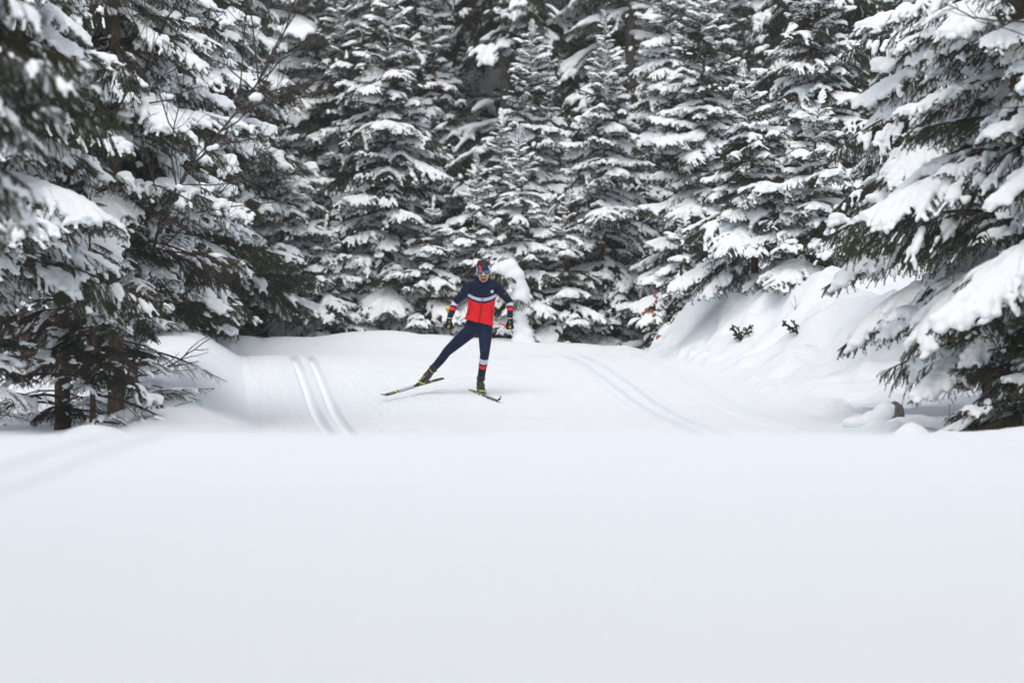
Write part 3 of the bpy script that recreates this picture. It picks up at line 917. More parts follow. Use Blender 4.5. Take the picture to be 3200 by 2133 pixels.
# head: skull, jaw, chin, nose, ears
B.ball(hd + [0, .015, .018], (.077, .098, .098))
B.ball(hd + [0, -.025, -.045], (.063, .066, .072))
B.ball(hd + [0, -.048, -.085], (.046, .044, .044)); B.ball(hd + [0, -.066, -.108], (.026, .025, .024))
B.ball(hd + [-.036, -.058, -.05], (.026, .024, .022)); B.ball(hd + [.036, -.058, -.05], (.026, .024, .022))
B.limb([hd + [0, -.088, -.012], hd + [0, -.106, -.044]], [.011, .015])
B.ball(hd + [.011, -.098, -.048], .009); B.ball(hd + [-.011, -.098, -.048], .009)
for sx in (-1, 1):
    B.ball(hd + [sx * .081, .008, -.015], (.012, .018, .030))
    B.ball(hd + [sx * .030, -.076, .002], (.020, .014, .010))
body = B.mesh(.0085, 3, 'body')
nv = len(body.vertices)
co = np.empty(nv * 3, dtype=np.float32); body.vertices.foreach_get('co', co); co = co.reshape(-1, 3)
def seg_t(p, a, b):
    d = b - a
    t = ((p - a) @ d) / (d @ d)
    q = a + np.clip(t, 0, 1)[:, None] * d
    return t, np.linalg.norm(p - q, axis=1)
band = np.zeros(nv, dtype=np.float32)
def remap(t, w0, w1, r0, r1):      # white from w0 to w1, red from r0 to r1
    return np.interp(t, [w0 - .3, w0, w1, r0, r1, r1 + .3], [0.05, .25, .45, .55, .75, .95])
for a, b, up_, lim, args in ((elL, wrL, shL, .062, (-.10, .19, .30, .47)), (elR, wrR, shR, .062, (.05, .28, .37, .54)), (kneeR, ankR, hipR, .075, (.15, .315, .375, .475))):
    t, dist = seg_t(co, a, b)
    t2, dist2 = seg_t(co, a, up_)
    along2 = -t2 * np.linalg.norm(up_ - a) / np.linalg.norm(b - a)
    wgt = sstep(-.02, .02, dist2 - dist)          # on which side of the joint
    tt = np.clip(along2, -9, 0.05) * (1 - wgt) + t * wgt
    ok = (np.minimum(dist, dist2) < lim + .02) & (tt > -.6) & (t < 1.12)
    band[ok] = remap(tt, *args)[ok]
at = body.attributes.new('band', 'FLOAT', 'POINT'); at.data.foreach_set('value', band)
body.materials.append(M['suit']); body.materials.append(M['skin']); body.materials.append(M['stubble'])
mi = np.zeros(len(body.polygons), dtype=np.int32)
cen = np.empty(len(body.polygons) * 3, dtype=np.float32); body.polygons.foreach_get('center', cen); cen = cen.reshape(-1, 3)
hx = cen - hd
mi[(np.abs(hx[:, 0]) < .1) & (hx[:, 2] > -.155) & (np.linalg.norm(hx * [1, .8, .8], axis=1) < .16) & (hx[:, 2] - hx[:, 1] * -.2 > -.16)] = 1
jaw = (mi == 1) & (hx[:, 2] < -.082) & (hx[:, 1] < -.06) & (np.abs(hx[:, 0]) < .034)
mi[jaw] = 2
body.polygons.foreach_set('material_index', mi)
link('body', body, skier)

# hair: cap plus tousled locks
hb = Blob()
hb.ball(hd + [0, .03, .032], (.082, .098, .090)); hb.ball(hd + [.004, .0, .086], (.078, .080, .040))
rr_ = np.random.default_rng(3)
for i in range(110):
    a = rr_.uniform(0, 6.28); q = math.sqrt(rr_.uniform(0, 1))
    p = hd + np.array([.078 * q * math.cos(a), .005 + .080 * q * math.sin(a), .112 - .034 * q * q])
    tip = p + np.array([rr_.normal() * .016 - .006, rr_.normal() * .016 - .008, rr_.uniform(.012, .036)])
    hb.limb([p, (p + tip) / 2 + [rr_.normal() * .004, 0, .002], tip], [.010, .007, .003])
hm = hb.mesh(.004, 1, 'hair')
bm = bmesh.new(); bm.from_mesh(hm)             # keep the hair above the headband in front, down to the nape behind
bmesh.ops.delete(bm, geom=[v for v in bm.verts if v.co.z - hd[2] < (.072 if v.co.y - hd[1] < .02 else -.03)], context='VERTS')
bm.to_mesh(hm); bm.free()
hm.materials.append(M['hair'])
link('hair', hm, skier)

# headband: a ring round the brow; stripes are print
hbm, n_, l_, b_ = new_mat('headband')
b_.inputs['Roughness'].default_value = .6
tc_ = n_.new('ShaderNodeTexCoord'); sp_ = n_.new('ShaderNodeSeparateXYZ'); l_.new(tc_.outputs['Object'], sp_.inputs[0])
def mth(op, a, b=None, n=None, l=None):
    q = n.new('ShaderNodeMath'); q.operation = op
    for i, v in enumerate((a, b)):
        if v is None: continue
        if isinstance(v, (int, float)): q.inputs[i].default_value = float(v)
        else: l.new(v, q.inputs[i])
    return q.outputs[0]
hz0 = float(hd[2])
zr = mth('SUBTRACT', sp_.outputs[2], hz0 - .005, n_, l_)         # 0 at the lower edge of the band
u_ = mth('ADD', mth('ADD', sp_.outputs[0], mth('MULTIPLY', zr, 0.30, n_, l_), n_, l_), .2 - float(hd[0]), n_, l_)
u_ = mth('MULTIPLY', u_, 2.5, n_, l_)                              # ramp position of x: (x + .2) * 2.5
rp_ = n_.new('ShaderNodeValToRGB'); rp_.color_ramp.interpolation = 'CONSTANT'
el = rp_.color_ramp.elements
el[0].position = 0; el[0].color = WHITE_; el[1].position = (.2 - .064) * 2.5; el[1].color = NAVY
for p_, c_ in (((.2 - .042) * 2.5, RED_), ((.2 - .015) * 2.5, NAVY), ((.2 + .074) * 2.5, WHITE_)):
    e_ = el.new(p_); e_.color = c_
l_.new(u_, rp_.inputs['Fac']); l_.new(rp_.outputs['Color'], b_.inputs['Base Color'])
nA = 48
Vh = []
for z in np.linspace(-.006, .078, 8):
    e = math.sqrt(max(.05, 1 - ((z - .018) / .118) ** 2))
    for a in np.linspace(0, 2 * math.pi, nA, endpoint=False):
        Vh.append(hd + np.array([math.sin(a) * .0845 * e, .013 - math.cos(a) * .1065 * e, z + .006 * math.cos(a) * 0 - .012 * (1 - math.cos(a)) / 2]))
i = np.arange(8 * nA).reshape(8, nA); j = np.roll(i, -1, 1)
me = mesh_np('headband', Vh, np.stack([i[:-1], j[:-1], j[1:], i[1:]], -1).reshape(-1, 4), hbm)
hbo = link('headband', me, skier)
so = hbo.modifiers.new('s', 'SOLIDIFY'); so.thickness = .004; so.offset = 1

# sunglasses: wrap-round lens, blue frame and temples
def face_arc(a, z, k=1.0):
    return hd + np.array([math.sin(a) * .084 * k, .004 - math.cos(a) * .101 * k, z])
Vl = []
As = np.linspace(R(-66), R(66), 27)
for a in As:
    q = abs(a) / R(66)
    low = -.036 + .030 * math.exp(-(a / R(9)) ** 2) + .020 * q ** 3
    for z in np.linspace(low, .002, 4):
        Vl.append(face_arc(a, z - .004, 1.04))
i = np.arange(27 * 4).reshape(27, 4)
lens = mesh_np('lens', Vl, np.stack([i[:-1, :-1], i[1:, :-1], i[1:, 1:], i[:-1, 1:]], -1).reshape(-1, 4), M['lens'])
gl = Acc()
V, F = tube([face_arc(a, .000 + .004 * (abs(a) / R(66)) - .006 * math.exp(-(a / R(14)) ** 2), 1.055) for a in As], np.full(27, .0052) + .004 * (np.abs(As) / R(66)) ** 3, 6); gl.add(V, F)
for sx in (-1, 1):
    V, F = tube([face_arc(sx * R(64), .002, 1.05), hd + [sx * .086, -.02, .002], hd + [sx * .087, .02, -.002]], [.008, .005, .004], 6); gl.add(V, F)
sg = link('sunglasses', gl.mesh('sunglasses', M['blue_frame']), skier)
ln_ = link('lens', lens, sg); so = ln_.modifiers.new('s', 'SOLIDIFY'); so.thickness = .002

# mouth, teeth, moustache
def patch_mesh(name, pts2, mat, y, rnd=.0, th=.004):
    """flat-ish outline (x,z relative to the head) laid on the curved front of the face"""
    bm = bmesh.new()
    vs = [bm.verts.new((hd[0] + x, hd[1] + y + 6.0 * x * x, hd[2] + z)) for x, z in pts2]
    f = bm.faces.new(vs)
    bmesh.ops.triangulate(bm, faces=[f])
    me = bpy.data.meshes.new(name); bm.to_mesh(me); bm.free()
    me.materials.append(mat)
    return me
def crescent(w, top, bot, n=9):
    xs = np.linspace(-w, w, n)
    up = [(x, top[0] + (top[1] - top[0]) * (abs(x) / w) ** 2) for x in xs]
    lo = [(x, bot[0] + (bot[1] - bot[0]) * (abs(x) / w) ** 2) for x in xs[::-1]][1:-1]
    return up + lo
mo = link('mouth', patch_mesh('mouth', crescent(.030, (-.066, -.058), (-.085, -.060)), M['lips'], -.1005), skier)
te = link('teeth', patch_mesh('teeth', crescent(.016, (-.069, -.066), (-.077, -.069)), M['teeth'], -.1030), mo)
for o in (mo, te):
    so = o.modifiers.new('s', 'SOLIDIFY'); so.thickness = .006; so.offset = 0
mb = Blob()
for x in np.linspace(-.036, .036, 13):
    mb.ball(hd + [x, -.0985 + 7 * x * x, -.056 - 6.5 * x * x], (.0075, .007, .0080 - .06 * abs(x)))
for x in np.linspace(-.012, .012, 5):
    mb.ball(hd + [x, -.094 + 6 * x * x, -.096], (.006, .005, .0055))
mm = mb.mesh(.003, 1, 'moustache'); mm.materials.append(M['beard'])
link('moustache', mm, skier)

# vest: lofted shell with hem, side seams and collar; bands are print on the fabric
vm, n_, l_, b_ = new_mat('vest_print')
b_.inputs['Roughness'].default_value = .6; b_.inputs['Specular IOR Level'].default_value = .15
tc_ = n_.new('ShaderNodeTexCoord'); sp_ = n_.new('ShaderNodeSeparateXYZ'); l_.new(tc_.outputs['Object'], sp_.inputs[0])
xx = mth('ADD', sp_.outputs[0], 0.012, n_, l_)
hh = mth('SUBTRACT', sp_.outputs[2], mth('MULTIPLY', mth('MULTIPLY', xx, xx, n_, l_), 2.0, n_, l_), n_, l_)
hh = mth('SUBTRACT', hh, .6, n_, l_)
rp_ = n_.new('ShaderNodeValToRGB'); rp_.color_ramp.interpolation = 'CONSTANT'
zc = float(K(1010, 505, -.1)[2])
el = rp_.color_ramp.elements
el[0].position = 0; el[0].color = RED_; el[1].position = zc - .05 - .6; el[1].color = NAVY
for p_, c_ in ((zc - .030 - .6, WHITE_), (zc + .012 - .6, NAVY)):
    e_ = el.new(p_); e_.color = c_
l_.new(hh, rp_.inputs['Fac']); l_.new(rp_.outputs['Color'], b_.inputs['Base Color'])
nz_ = n_.new('ShaderNodeTexNoise'); nz_.inputs['Scale'].default_value = 11; nz_.inputs['Detail'].default_value = 3
mp_ = n_.new('ShaderNodeMapping'); mp_.inputs['Scale'].default_value = (1, 1, 2.2); mp_.inputs['Rotation'].default_value = (0, .5, 0)
l_.new(tc_.outputs['Object'], mp_.inputs[0]); l_.new(mp_.outputs[0], nz_.inputs['Vector'])
bp_ = n_.new('ShaderNodeBump'); bp_.inputs['Strength'].default_value = .8; bp_.inputs['Distance'].default_value = .03
l_.new(nz_.outputs['Fac'], bp_.inputs['Height']); l_.new(bp_.outputs[0], b_.inputs['Normal'])
# rings read off the photograph: zoom y, left x, right x, depth centre, depth radius
rows = [(718, 844, 1107, .095, .128), (700, 848, 1107, .09, .127), (660, 858, 1110, .075, .122), (610, 870, 1116, .055, .116), (560, 878, 1122, .035, .114), (510, 880, 1130, .015, .116), (465, 878, 1142, -.005, .119),
        (425, 884, 1146, -.02, .117), (390, 888, 1148, -.033, .108), (362, 893, 1144, -.043, .096), (345, 906, 1128, -.05, .085), (333, 938, 1098, -.056, .076), (322, 952, 1084, -.062, .070), (308, 958, 1078, -.066, .068)]
zr_, cx_, rx_, cy_, ry_ = [], [], [], [], []
for zy, xl, xr, cy, ry in rows:
    a, b = K(xl, zy, cy), K(xr, zy, cy)
    zr_.append(a[2]); cx_.append((a[0] + b[0]) / 2); rx_.append((b[0] - a[0]) / 2); cy_.append(cy); ry_.append(ry)
def vest_pt(a, z, out=0.0):
    cx, rx, cy, ry = (float(np.interp(z, zr_, q)) for q in (cx_, rx_, cy_, ry_))
    s, c = math.sin(a), math.cos(a)
    e = .86                                         # squarish section
    return np.array([cx + (rx + out) * math.copysign(abs(s) ** e, s), cy - (ry + out) * math.copysign(abs(c) ** e, c), z])
def vest_front(x, z, out=.004):
    lo, hi = R(-89), R(89)
    for _ in range(40):
        m = (lo + hi) / 2
        if vest_pt(m, z)[0] < x: lo = m
        else: hi = m
    return vest_pt((lo + hi) / 2, z, out)
nA, nZ = 72, 60
zs = np.linspace(zr_[0], zr_[-1], nZ)
Vv = []
for k_, z in enumerate(zs):
    f = 1 - k_ / (nZ - 1)
    for a in np.linspace(0, 2 * math.pi, nA, endpoint=False):
        p = vest_pt(a, z)
        hem = -.045 * math.sin(a) * max(0, 1 - k_ / 14)
        front = math.cos(a)
        top = -.050 * max(0, front) ** 2 * max(0, (k_ - nZ * .80) / (nZ * .2))     # collar dips at the chin
        w = .006 * float(fbm(p[0] * 14 + 3, p[2] * 9 + p[0] * 6, p[1] * 8, 2)) * min(1, f * 2 + .25)
        d = np.array([math.sin(a), -math.cos(a), 0])
        Vv.append(p + d * w + [0, 0, hem + top])
i = np.arange(nZ * nA).reshape(nZ, nA); j = np.roll(i, -1, 1)
vest = link('vest', mesh_np('vest', Vv, np.stack([i[:-1], j[:-1], j[1:], i[1:]], -1).reshape(-1, 4), vm), skier)
so = vest.modifiers.new('s', 'SOLIDIFY'); so.thickness = .005; so.offset = -1
def strip(name, path, w, mat, parent):
    pts = [vest_front(x, z, .0085) for x, z in path]
    V, F = tube(pts, np.full(len(pts), w), 6)
    return link(name, mesh_np(name, V, F, mat), parent)
def zxz(zx, zy): q = K(zx, zy, -.1); return float(q[0]), float(q[2])
zl = [zxz(zx, zy) for zx, zy in ((1016, 392), (1014, 440), (1010, 500), (1002, 560), (990, 640), (974, 722))]
strip('zipper', [(np.interp(t, range(6), [p[0] for p in zl]), np.interp(t, range(6), [p[1] for p in zl])) for t in np.linspace(0, 5, 30)], .0042, M['black_cloth'], vest)
for pp in (((910, 545), (905, 585), (890, 618), (876, 652)), ((1090, 568), (1088, 610), (1090, 650), (1084, 685))):
    q = [zxz(*p) for p in pp]
    strip('pocket_zip', [(np.interp(t, range(4), [p[0] for p in q]), np.interp(t, range(4), [p[1] for p in q])) for t in np.linspace(0, 3, 14)], .0028, M['black_cloth'], vest)
for sx, sh, xz in ((-1, shL, ((893, 345), (890, 400), (886, 455))), (1, shR, ((1146, 350), (1146, 405), (1140, 465)))):
    top, mid, bot = [K(x, y, -.03) for x, y in xz]
    pts = []
    for a in np.linspace(0, 2 * math.pi, 25):
        cz, hz = (top[2] + bot[2]) / 2, (top[2] - bot[2]) / 2
        pts.append([np.interp(math.cos(a), [-1, 1], [bot[0], top[0]]) + sx * .003, -.03 - .082 * math.sin(a), cz + hz * math.cos(a)])
    V, F = tube(pts, np.full(25, .0075), 6)
    link('armhole_piping', mesh_np('armhole_piping', V, F, M['black_cloth']), vest)

def text_mesh(txt, size, extrude=.0008):
    cu = bpy.data.curves.new('print', 'FONT'); cu.body = txt; cu.size = size; cu.extrude = extrude; cu.align_x = 'CENTER'; cu.align_y = 'CENTER'
    cu.resolution_u = 2
    o = bpy.data.objects.new('print', cu); col.objects.link(o)
    me = bpy.data.meshes.new_from_object(o.evaluated_get(bpy.context.evaluated_depsgraph_get()))
    bpy.data.objects.remove(o); bpy.data.curves.remove(cu)
    return me
def place(name, me, mat, parent, o, xd, yd):
    """lay a flat mesh (its x, y) at o with axes xd, yd"""
    me.materials.clear(); me.materials.append(mat)
    xd = Vector(xd).normalized(); yd = Vector(yd); yd = (yd - xd * yd.dot(xd)).normalized(); zd = xd.cross(yd)
    m = Matrix((xd, yd, zd)).transposed().to_4x4(); m.translation = Vector(o)
    me.transform(m)
    return link(name, me, parent)
lx, lz = zxz(1095, 436)
c = vest_front(lx, lz, .006); dx = vest_front(lx + .02, lz, .006) - vest_front(lx - .02, lz, .006); dz = vest_front(lx, lz + .02, .006) - vest_front(lx, lz - .02, .006)
disc = bmesh.new(); bmesh.ops.create_cone(disc, cap_ends=True, segments=28, radius1=.0205, radius2=.0205, depth=.002)
dm = bpy.data.meshes.new('chest_emblem'); disc.to_mesh(dm); disc.free()
place('chest_emblem', dm, M['white_print'], vest, c, dx, dz)
nrm = Vector(dx).normalized().cross(Vector(dz).normalized())
place('emblem_letter', text_mesh('f', .042), M['navy_print'], vest, Vector(c) + nrm * .0018, dx, dz)
# small white prints: upper arms and the lettering down the outside of the thigh
for sh, elb, zz, ang in ((shL, elL, (806, 437), -28), (shR, elR, (1219, 452), 58)):
    p = K(zz[0], zz[1], float((sh * .6 + elb * .4)[1]) - .050)
    place('sleeve_print', text_mesh('fischer', .012), M['white_print'], skier, p, (math.cos(R(ang)), 0, math.sin(R(ang))), (-math.sin(R(ang)), -.3, math.cos(R(ang))))
hp = [K(808, 752, 0), K(782, 800, 0), K(748, 850, 0), K(718, 905, 0)]
thigh_ax = (kneeL - hipL) / np.linalg.norm(kneeL - hipL)
pr = Acc()
rr_ = np.random.default_rng(8)
for k_ in range(17):
    t = k_ / 16 * .56 + .02
    c0 = hipL + thigh_ax * np.linalg.norm(kneeL - hipL) * (t + .14)
    rad = float(np.interp(t + .14, [0, .45, 1], [.094, .079, .058])) + .003
    side_ = np.cross(thigh_ax, [0, 1, 0]); side_ /= np.linalg.norm(side_)
    if side_[0] > 0: side_ = -side_
    arc = []
    for ph in np.linspace(R(4 + rr_.uniform(-4, 4)), R(27 + rr_.uniform(-6, 6)), 5):
        arc.append(c0 + side_ * rad * math.cos(ph) + np.array([0, -1, 0]) * rad * math.sin(ph) + thigh_ax * (.005 * math.sin(ph * 5 + k_)))
    if k_ in (8, 11): continue
    V, F = tube(arc, np.full(5, .0026), 4); pr.add(V, F)
link('thigh_lettering', pr.mesh('thigh_lettering', M['white_print']), skier)

# gloves: palm, four curled fingers and a thumb each, closed round the pole grips
def glove(wr, tip_pt, side, grip_dir):
    l = tip_pt - wr; Ln = np.linalg.norm(l); l = l / Ln
    b = np.array([0, -1.0, 0]); b = b - l * (b @ l); b /= np.linalg.norm(b)      # back of the hand faces the camera
    w = np.cross(l, b); 
    if w[0] * side < 0: w = -w                                                     # towards the little finger (outside)
    G = Blob()
    G.limb([wr - l * .035, wr + l * .012], [.034, .033])
    def pt(a, c, d): return wr + l * a + w * c + b * d
    for c in (-.024, -.008, .008, .024):
        G.limb([pt(.02, c * .75, .0), pt(.078, c, .010)], [.019, .0165])
    lens_ = (.036, .041, .038, .030)
    for c, fl in zip((-.030, -.010, .010, .029), lens_):
        k0 = pt(.080, c, .010); k1 = pt(.080 + fl * .55, c, -.016); k2 = pt(.076 + fl * .32, c, -.044); k3 = pt(.060, c * .95, -.050 + .002)
        G.limb([k0, k1, k2, k3], [.0125, .0108, .0102, .0092])
    th = [pt(.028, -.030, -.006), pt(.060, -.048, -.020), pt(.088, -.046, -.036), pt(.104, -.034, -.044)]
    G.limb(th, [.0155, .0130, .0115, .0098])
    me = G.mesh(.0038, 2, 'glove'); me.materials.append(M['black_cloth'])
    g = link('glove', me, skier)
    # wrist strap, lettering and oval badge on the back of the hand
    ring = [wr - l * .022 + .040 * (w * math.cos(a) + b * math.sin(a)) for a in np.linspace(0, 2 * math.pi, 21)]
    V, F = tube(ring, np.full(21, .0042), 5); link('strap', mesh_np('strap', V, F, M['white_print']), g)
    link_m = text_mesh('LEKI', .021, .0012)
    inn = -w
    place('lettering', link_m, M['green_print'], g, pt(.022, -.008, .034), -l, np.cross(b, -l))
    ov = [pt(.082, -.006, .0255) + .0145 * l * math.cos(a) + .0095 * w * math.sin(a) for a in np.linspace(0, 2 * math.pi, 19)]
    V, F = tube(ov, np.full(19, .0042), 5); link('badge', mesh_np('badge', V, F, M['yellow']), g)
    return pt(.078, 0, -.030)
gripL = glove(wrL, K(690, 800, -.03), -1, None)
gripR = glove(wrR, K(1266, 812, -.01), 1, None)

# boots
def boot(ank, fdir, up, knee, logo_side):
    fdir = fdir / np.linalg.norm(fdir); up = up - fdir * (up @ fdir); up /= np.linalg.norm(up); sd = np.cross(fdir, up)
    heel, ball, toe = ank - fdir * .05 - up * .055, ank + fdir * .11 - up * .062, ank + fdir * .185 - up * .066
    Bt = Blob()
    Bt.limb([heel, (heel + ball) / 2 + up * .01, ball], [.038, .039, .042])
    Bt.limb([ball, toe], [.041, .030])
    Bt.limb([ank - up * .01, ank + fdir * .06 - up * .018, ball + up * .012], [.046, .046, .036])
    sh = knee - ank; sh /= np.linalg.norm(sh)
    Bt.limb([ank, ank + sh * .055, ank + sh * .16], [.046, .046, .048])
    me = Bt.mesh(.006, 3, 'boot')
    bm = bmesh.new(); bm.from_mesh(me)
    res = bmesh.ops.bisect_plane(bm, geom=bm.verts[:] + bm.edges[:] + bm.faces[:], plane_co=ank + sh * .125, plane_no=sh, clear_outer=True)
    bm.to_mesh(me); bm.free()
    me.materials.append(M['black_boot'])
    bo = link('boot', me, skier)
    # sole, neon toe rand, cuff strap, triangle emblem
    so_ = Acc()
    pts = [heel - up * .034 - fdir * .03, (heel + ball) / 2 - up * .034, ball - up * .038, toe - up * .026 + fdir * .02]
    V, F = tube(pts, [.026, .030, .032, .020], 8)
    c = np.mean(pts, 0); V = V - np.outer((V - c) @ up, up) * .62; so_.add(V, F)
    link('sole', so_.mesh('sole', M['black_boot']), bo)
    rand_ = [toe + fdir * .033 * math.cos(a) * 1.0 + sd * .040 * math.sin(a) - fdir * .004 - up * (.006) for a in np.linspace(R(-115), R(115), 17)]
    V, F = tube(rand_, np.full(17, .0085), 6); link('toe_rand', mesh_np('toe_rand', V, F, M['neon']), bo)
    st = []
    ca = np.cross(sh, [1, 0, 0]); ca /= np.linalg.norm(ca); cb = np.cross(sh, ca)
    for a in np.linspace(0, 2 * math.pi, 21): st.append(ank + sh * .075 + .0485 * (ca * math.cos(a) + cb * math.sin(a)))
    V, F = tube(st, np.full(21, .007), 5); link('cuff_strap', mesh_np('cuff_strap', V, F, M['black_cloth']), bo)
    return bo, heel, ball, toe, sd, up, sh
bR = boot(ankR2, fR, UP, kneeR, 1)
bL = boot(ankL2, footL, upL, kneeL, -1)
def tri(name, pts, mat, parent, th=.002):
    bm = bmesh.new(); f = bm.faces.new([bm.verts.new(p) for p in pts]); bm.normal_update()
    me = bpy.data.meshes.new(name); bm.to_mesh(me); bm.free(); me.materials.append(mat)
    o = link(name, me, parent); m = o.modifiers.new('s', 'SOLIDIFY'); m.thickness = th; m.offset = 0
    return o
from mathutils.bvhtree import BVHTree
EYE = Vector((-SX, -SY, -SZ))
def on_surface(ob, pts, out=.003):
    me = ob.data
    bv = BVHTree.FromPolygons([v.co for v in me.vertices], [p.vertices[:] for p in me.polygons])
    res = []
    for zx, zy in pts:
        d = (Vector(K(zx, zy, .1)) - EYE).normalized()
        h = bv.ray_cast(EYE, d)
        if h[0] is None:
            h = bv.find_nearest(Vector(K(zx, zy, .15)))
        res.append(np.array(h[0] + h[1] * out))
    return res
e_ = on_surface(bL[0], [(489, 1203), (470, 1222), (448, 1240), (440, 1228), (434, 1215), (458, 1208)])
tri('emblem', e_, M['yellow'], bL[0], .004)
e_ = on_surface(bL[0], [(533, 1140), (545, 1160), (563, 1178)], .002)
V, F = tube(e_, np.full(3, .0055), 5); link('neon_trim', mesh_np('neon_trim', V, F, M['neon']), bL[0])
for q in (((1024, 1239), (1017, 1250), (1030, 1250)), ((1016, 1251), (1009, 1263), (1021, 1262)), ((1030, 1251), (1025, 1262), (1036, 1264))):
    tri('emblem', on_surface(bR[0], q), M['neon'], bR[0], .004)

# skis: cambered, shovel turned up, with a slot in the tip; each lies on its own
def ski(label, tail, tip, up, bind_t, tip_up):
    d = tip - tail; Ln = np.linalg.norm(d); d = d / Ln
    up = up - d * (up @ d); up /= np.linalg.norm(up); sd = np.cross(d, up)
    org = np.array([SX, SY, SZ])
    t = thing('ski', label, 'ski', tuple(org + tail), 0, 'skis of the skier')
    ts = np.concatenate([np.linspace(0, .9, 46), np.linspace(.905, 1, 14)])
    hw = np.interp(ts, [0, .03, .1, .5, .9, .955, 1], [.017, .0205, .0215, .022, .022, .0205, .011])
    hk = np.interp(ts, [0, .1, .45, .55, .9, 1], [.004, .008, .013, .013, .006, .003])
    lift = tip_up * np.clip((ts - .90) / .10, 0, 1) ** 2
    cm = .004 * np.sin(np.pi * ts)
    P_ = d[None] * (ts * Ln)[:, None] + up[None] * (lift + cm + .0)[:, None]
    def ring(a, b): return P_ + sd[None] * (a * hw)[:, None] + up[None] * (b * hk)[:, None]
    Vs_ = np.stack([ring(-1, 0), ring(1, 0), ring(1, .6), ring(.82, 1), ring(-.82, 1), ring(-1, .6)], 1).reshape(-1, 3)
    n = len(ts); i = np.arange(n * 6).reshape(n, 6); j = np.roll(i, -1, 1)
    F = np.stack([i[:-1], j[:-1], j[1:], i[1:]], -1).reshape(-1, 4)
    mi = []
    for a in range(n - 1):
        u = (ts[a] + ts[a + 1]) / 2
        for b in range(6):
            m = 0
            if b == 3: m = 1 if (.20 < u < .28 or .50 < u < .74) else (2 if (.012 < u < .03 or .765 < u < .80 or .955 < u < .975) else 0)
            if b in (2, 1) and (.30 < u < .50 or .02 < u < .2): m = 2
            if b in (4, 5) and (.06 < u < .5): m = 2 if b == 5 else 0
            mi.append(m)
    F = np.concatenate([F, [[0, 1, 2, 3]], [[0, 3, 4, 5]]]); mi += [0, 0]
    link('ski_board', mesh_np('ski_board', Vs_, F, [M['ski_black'], M['ski_white'], M['neon']], False, mi), t)
    # loop of the slotted tip
    e = P_[-1]
    lp = [e + d * (.030 - .034 * math.cos(a)) + sd * .011 * math.sin(a) + up * (tip_up * .30 * (1 - math.cos(a)) + tip_up * .12 * (1 - math.cos(a))) for a in np.linspace(0, 2 * math.pi, 19)]
    V, F = tube(lp, np.full(19, .0035), 6); link('tip_loop', mesh_np('tip_loop', V, F, M['ski_black']), t)
    tx = text_mesh('FISCHER', .036, .0006)
    u = .86; q = P_[np.argmin(np.abs(ts - u))] + up * (float(np.interp(u, ts, hk)) + .0012)
    place('lettering', tx, M['ski_white'], t, q, -d if (-d)[0] > 0 else d, np.cross(up, -d if (-d)[0] > 0 else d))
    bd = Acc()
    q = d * Ln * bind_t + up * .017
    for a0, a1, w_, h_ in ((-.30, .02, .019, .010), (.02, .075, .021, .020)):
        c = [q + d * a + sd * s * w_ + up * z for a in (a0, a1) for s in (-1, 1) for z in (0, h_)]
        bd.add(c, np.array([[0, 1, 3, 2], [4, 6, 7, 5], [0, 4, 5, 1], [2, 3, 7, 6], [1, 5, 7, 3], [0, 2, 6, 4]]))
    b_o = link('binding', bd.mesh('binding', M['ski_black'], False), t)
    V, F = tube([q + d * .055 - sd * .018 + up * .022, q + d * .085 + up * .026, q + d * .055 + sd * .018 + up * .022], [.004] * 3, 6)
    link('clasp', mesh_np('clasp', V, F, M['grey_metal']), b_o)
    return t
ski('skating ski gliding on the snow under the upright leg', tailR, tipR, UP, .47, .040)
ski('skating ski lifted off the snow by the leg stretched to the side', tailL, tipL, rollL, .40, .022)

# poles trail behind the hands
def pole(label, grip, end, basket):
    org = np.array([SX, SY, SZ])
    t = thing('ski_pole', label, 'ski pole', tuple(org + grip), 0, 'poles of the skier')
    d = end - grip; Ln = np.linalg.norm(d); d = d / Ln
    ts = np.array([0, .15, .5, 1.0])
    V, F = tube([d * Ln * q for q in ts], [.0082, .0080, .0070, .0050], 8)
    V1, F1 = tube([d * Ln * q for q in (.11, .16, .22, .30)], [.0085, .0085, .0083, .0080], 8)
    V2, F2 = tube([d * Ln * q for q in (.30, .40, .52)], [.0083, .0080, .0076], 8)
    link('shaft', mesh_np('shaft', V, F, M['ski_black']), t)
    link('red_band', mesh_np('red_band', V1, F1, M['red_print']), t); link('white_band', mesh_np('white_band', V2, F2, M['white_print']), t)
    V, F = tube([d * -.055, d * -.04, d * .03, d * .085], [.010, .0155, .0125, .0115], 10)
    link('grip', mesh_np('grip', V, F, M['black_cloth']), t)
    # basket: a small dished half cup with its spike
    V, F = tube([d * (Ln - .07), d * (Ln - .055), d * (Ln - .045), d * (Ln - .03)], [.009, .030, .034, .012], 16)
    link('basket', mesh_np('basket', V, F, M['yellow']), t)
    V, F = tube([d * (Ln - .03), d * (Ln + .02)], [.005, .0015], 6)
    link('spike', mesh_np('spike', V, F, M['grey_metal']), t)
pole('ski pole trailing back from the left glove, its yellow basket beside the forearm', gripL, K(697, 588, 1.34), True)
dR = K(1112, 709, .62) - gripR; dR /= np.linalg.norm(dR)
pole('ski pole with red and white bands trailing behind the hip', gripR, gripR + dR * 1.42, False)

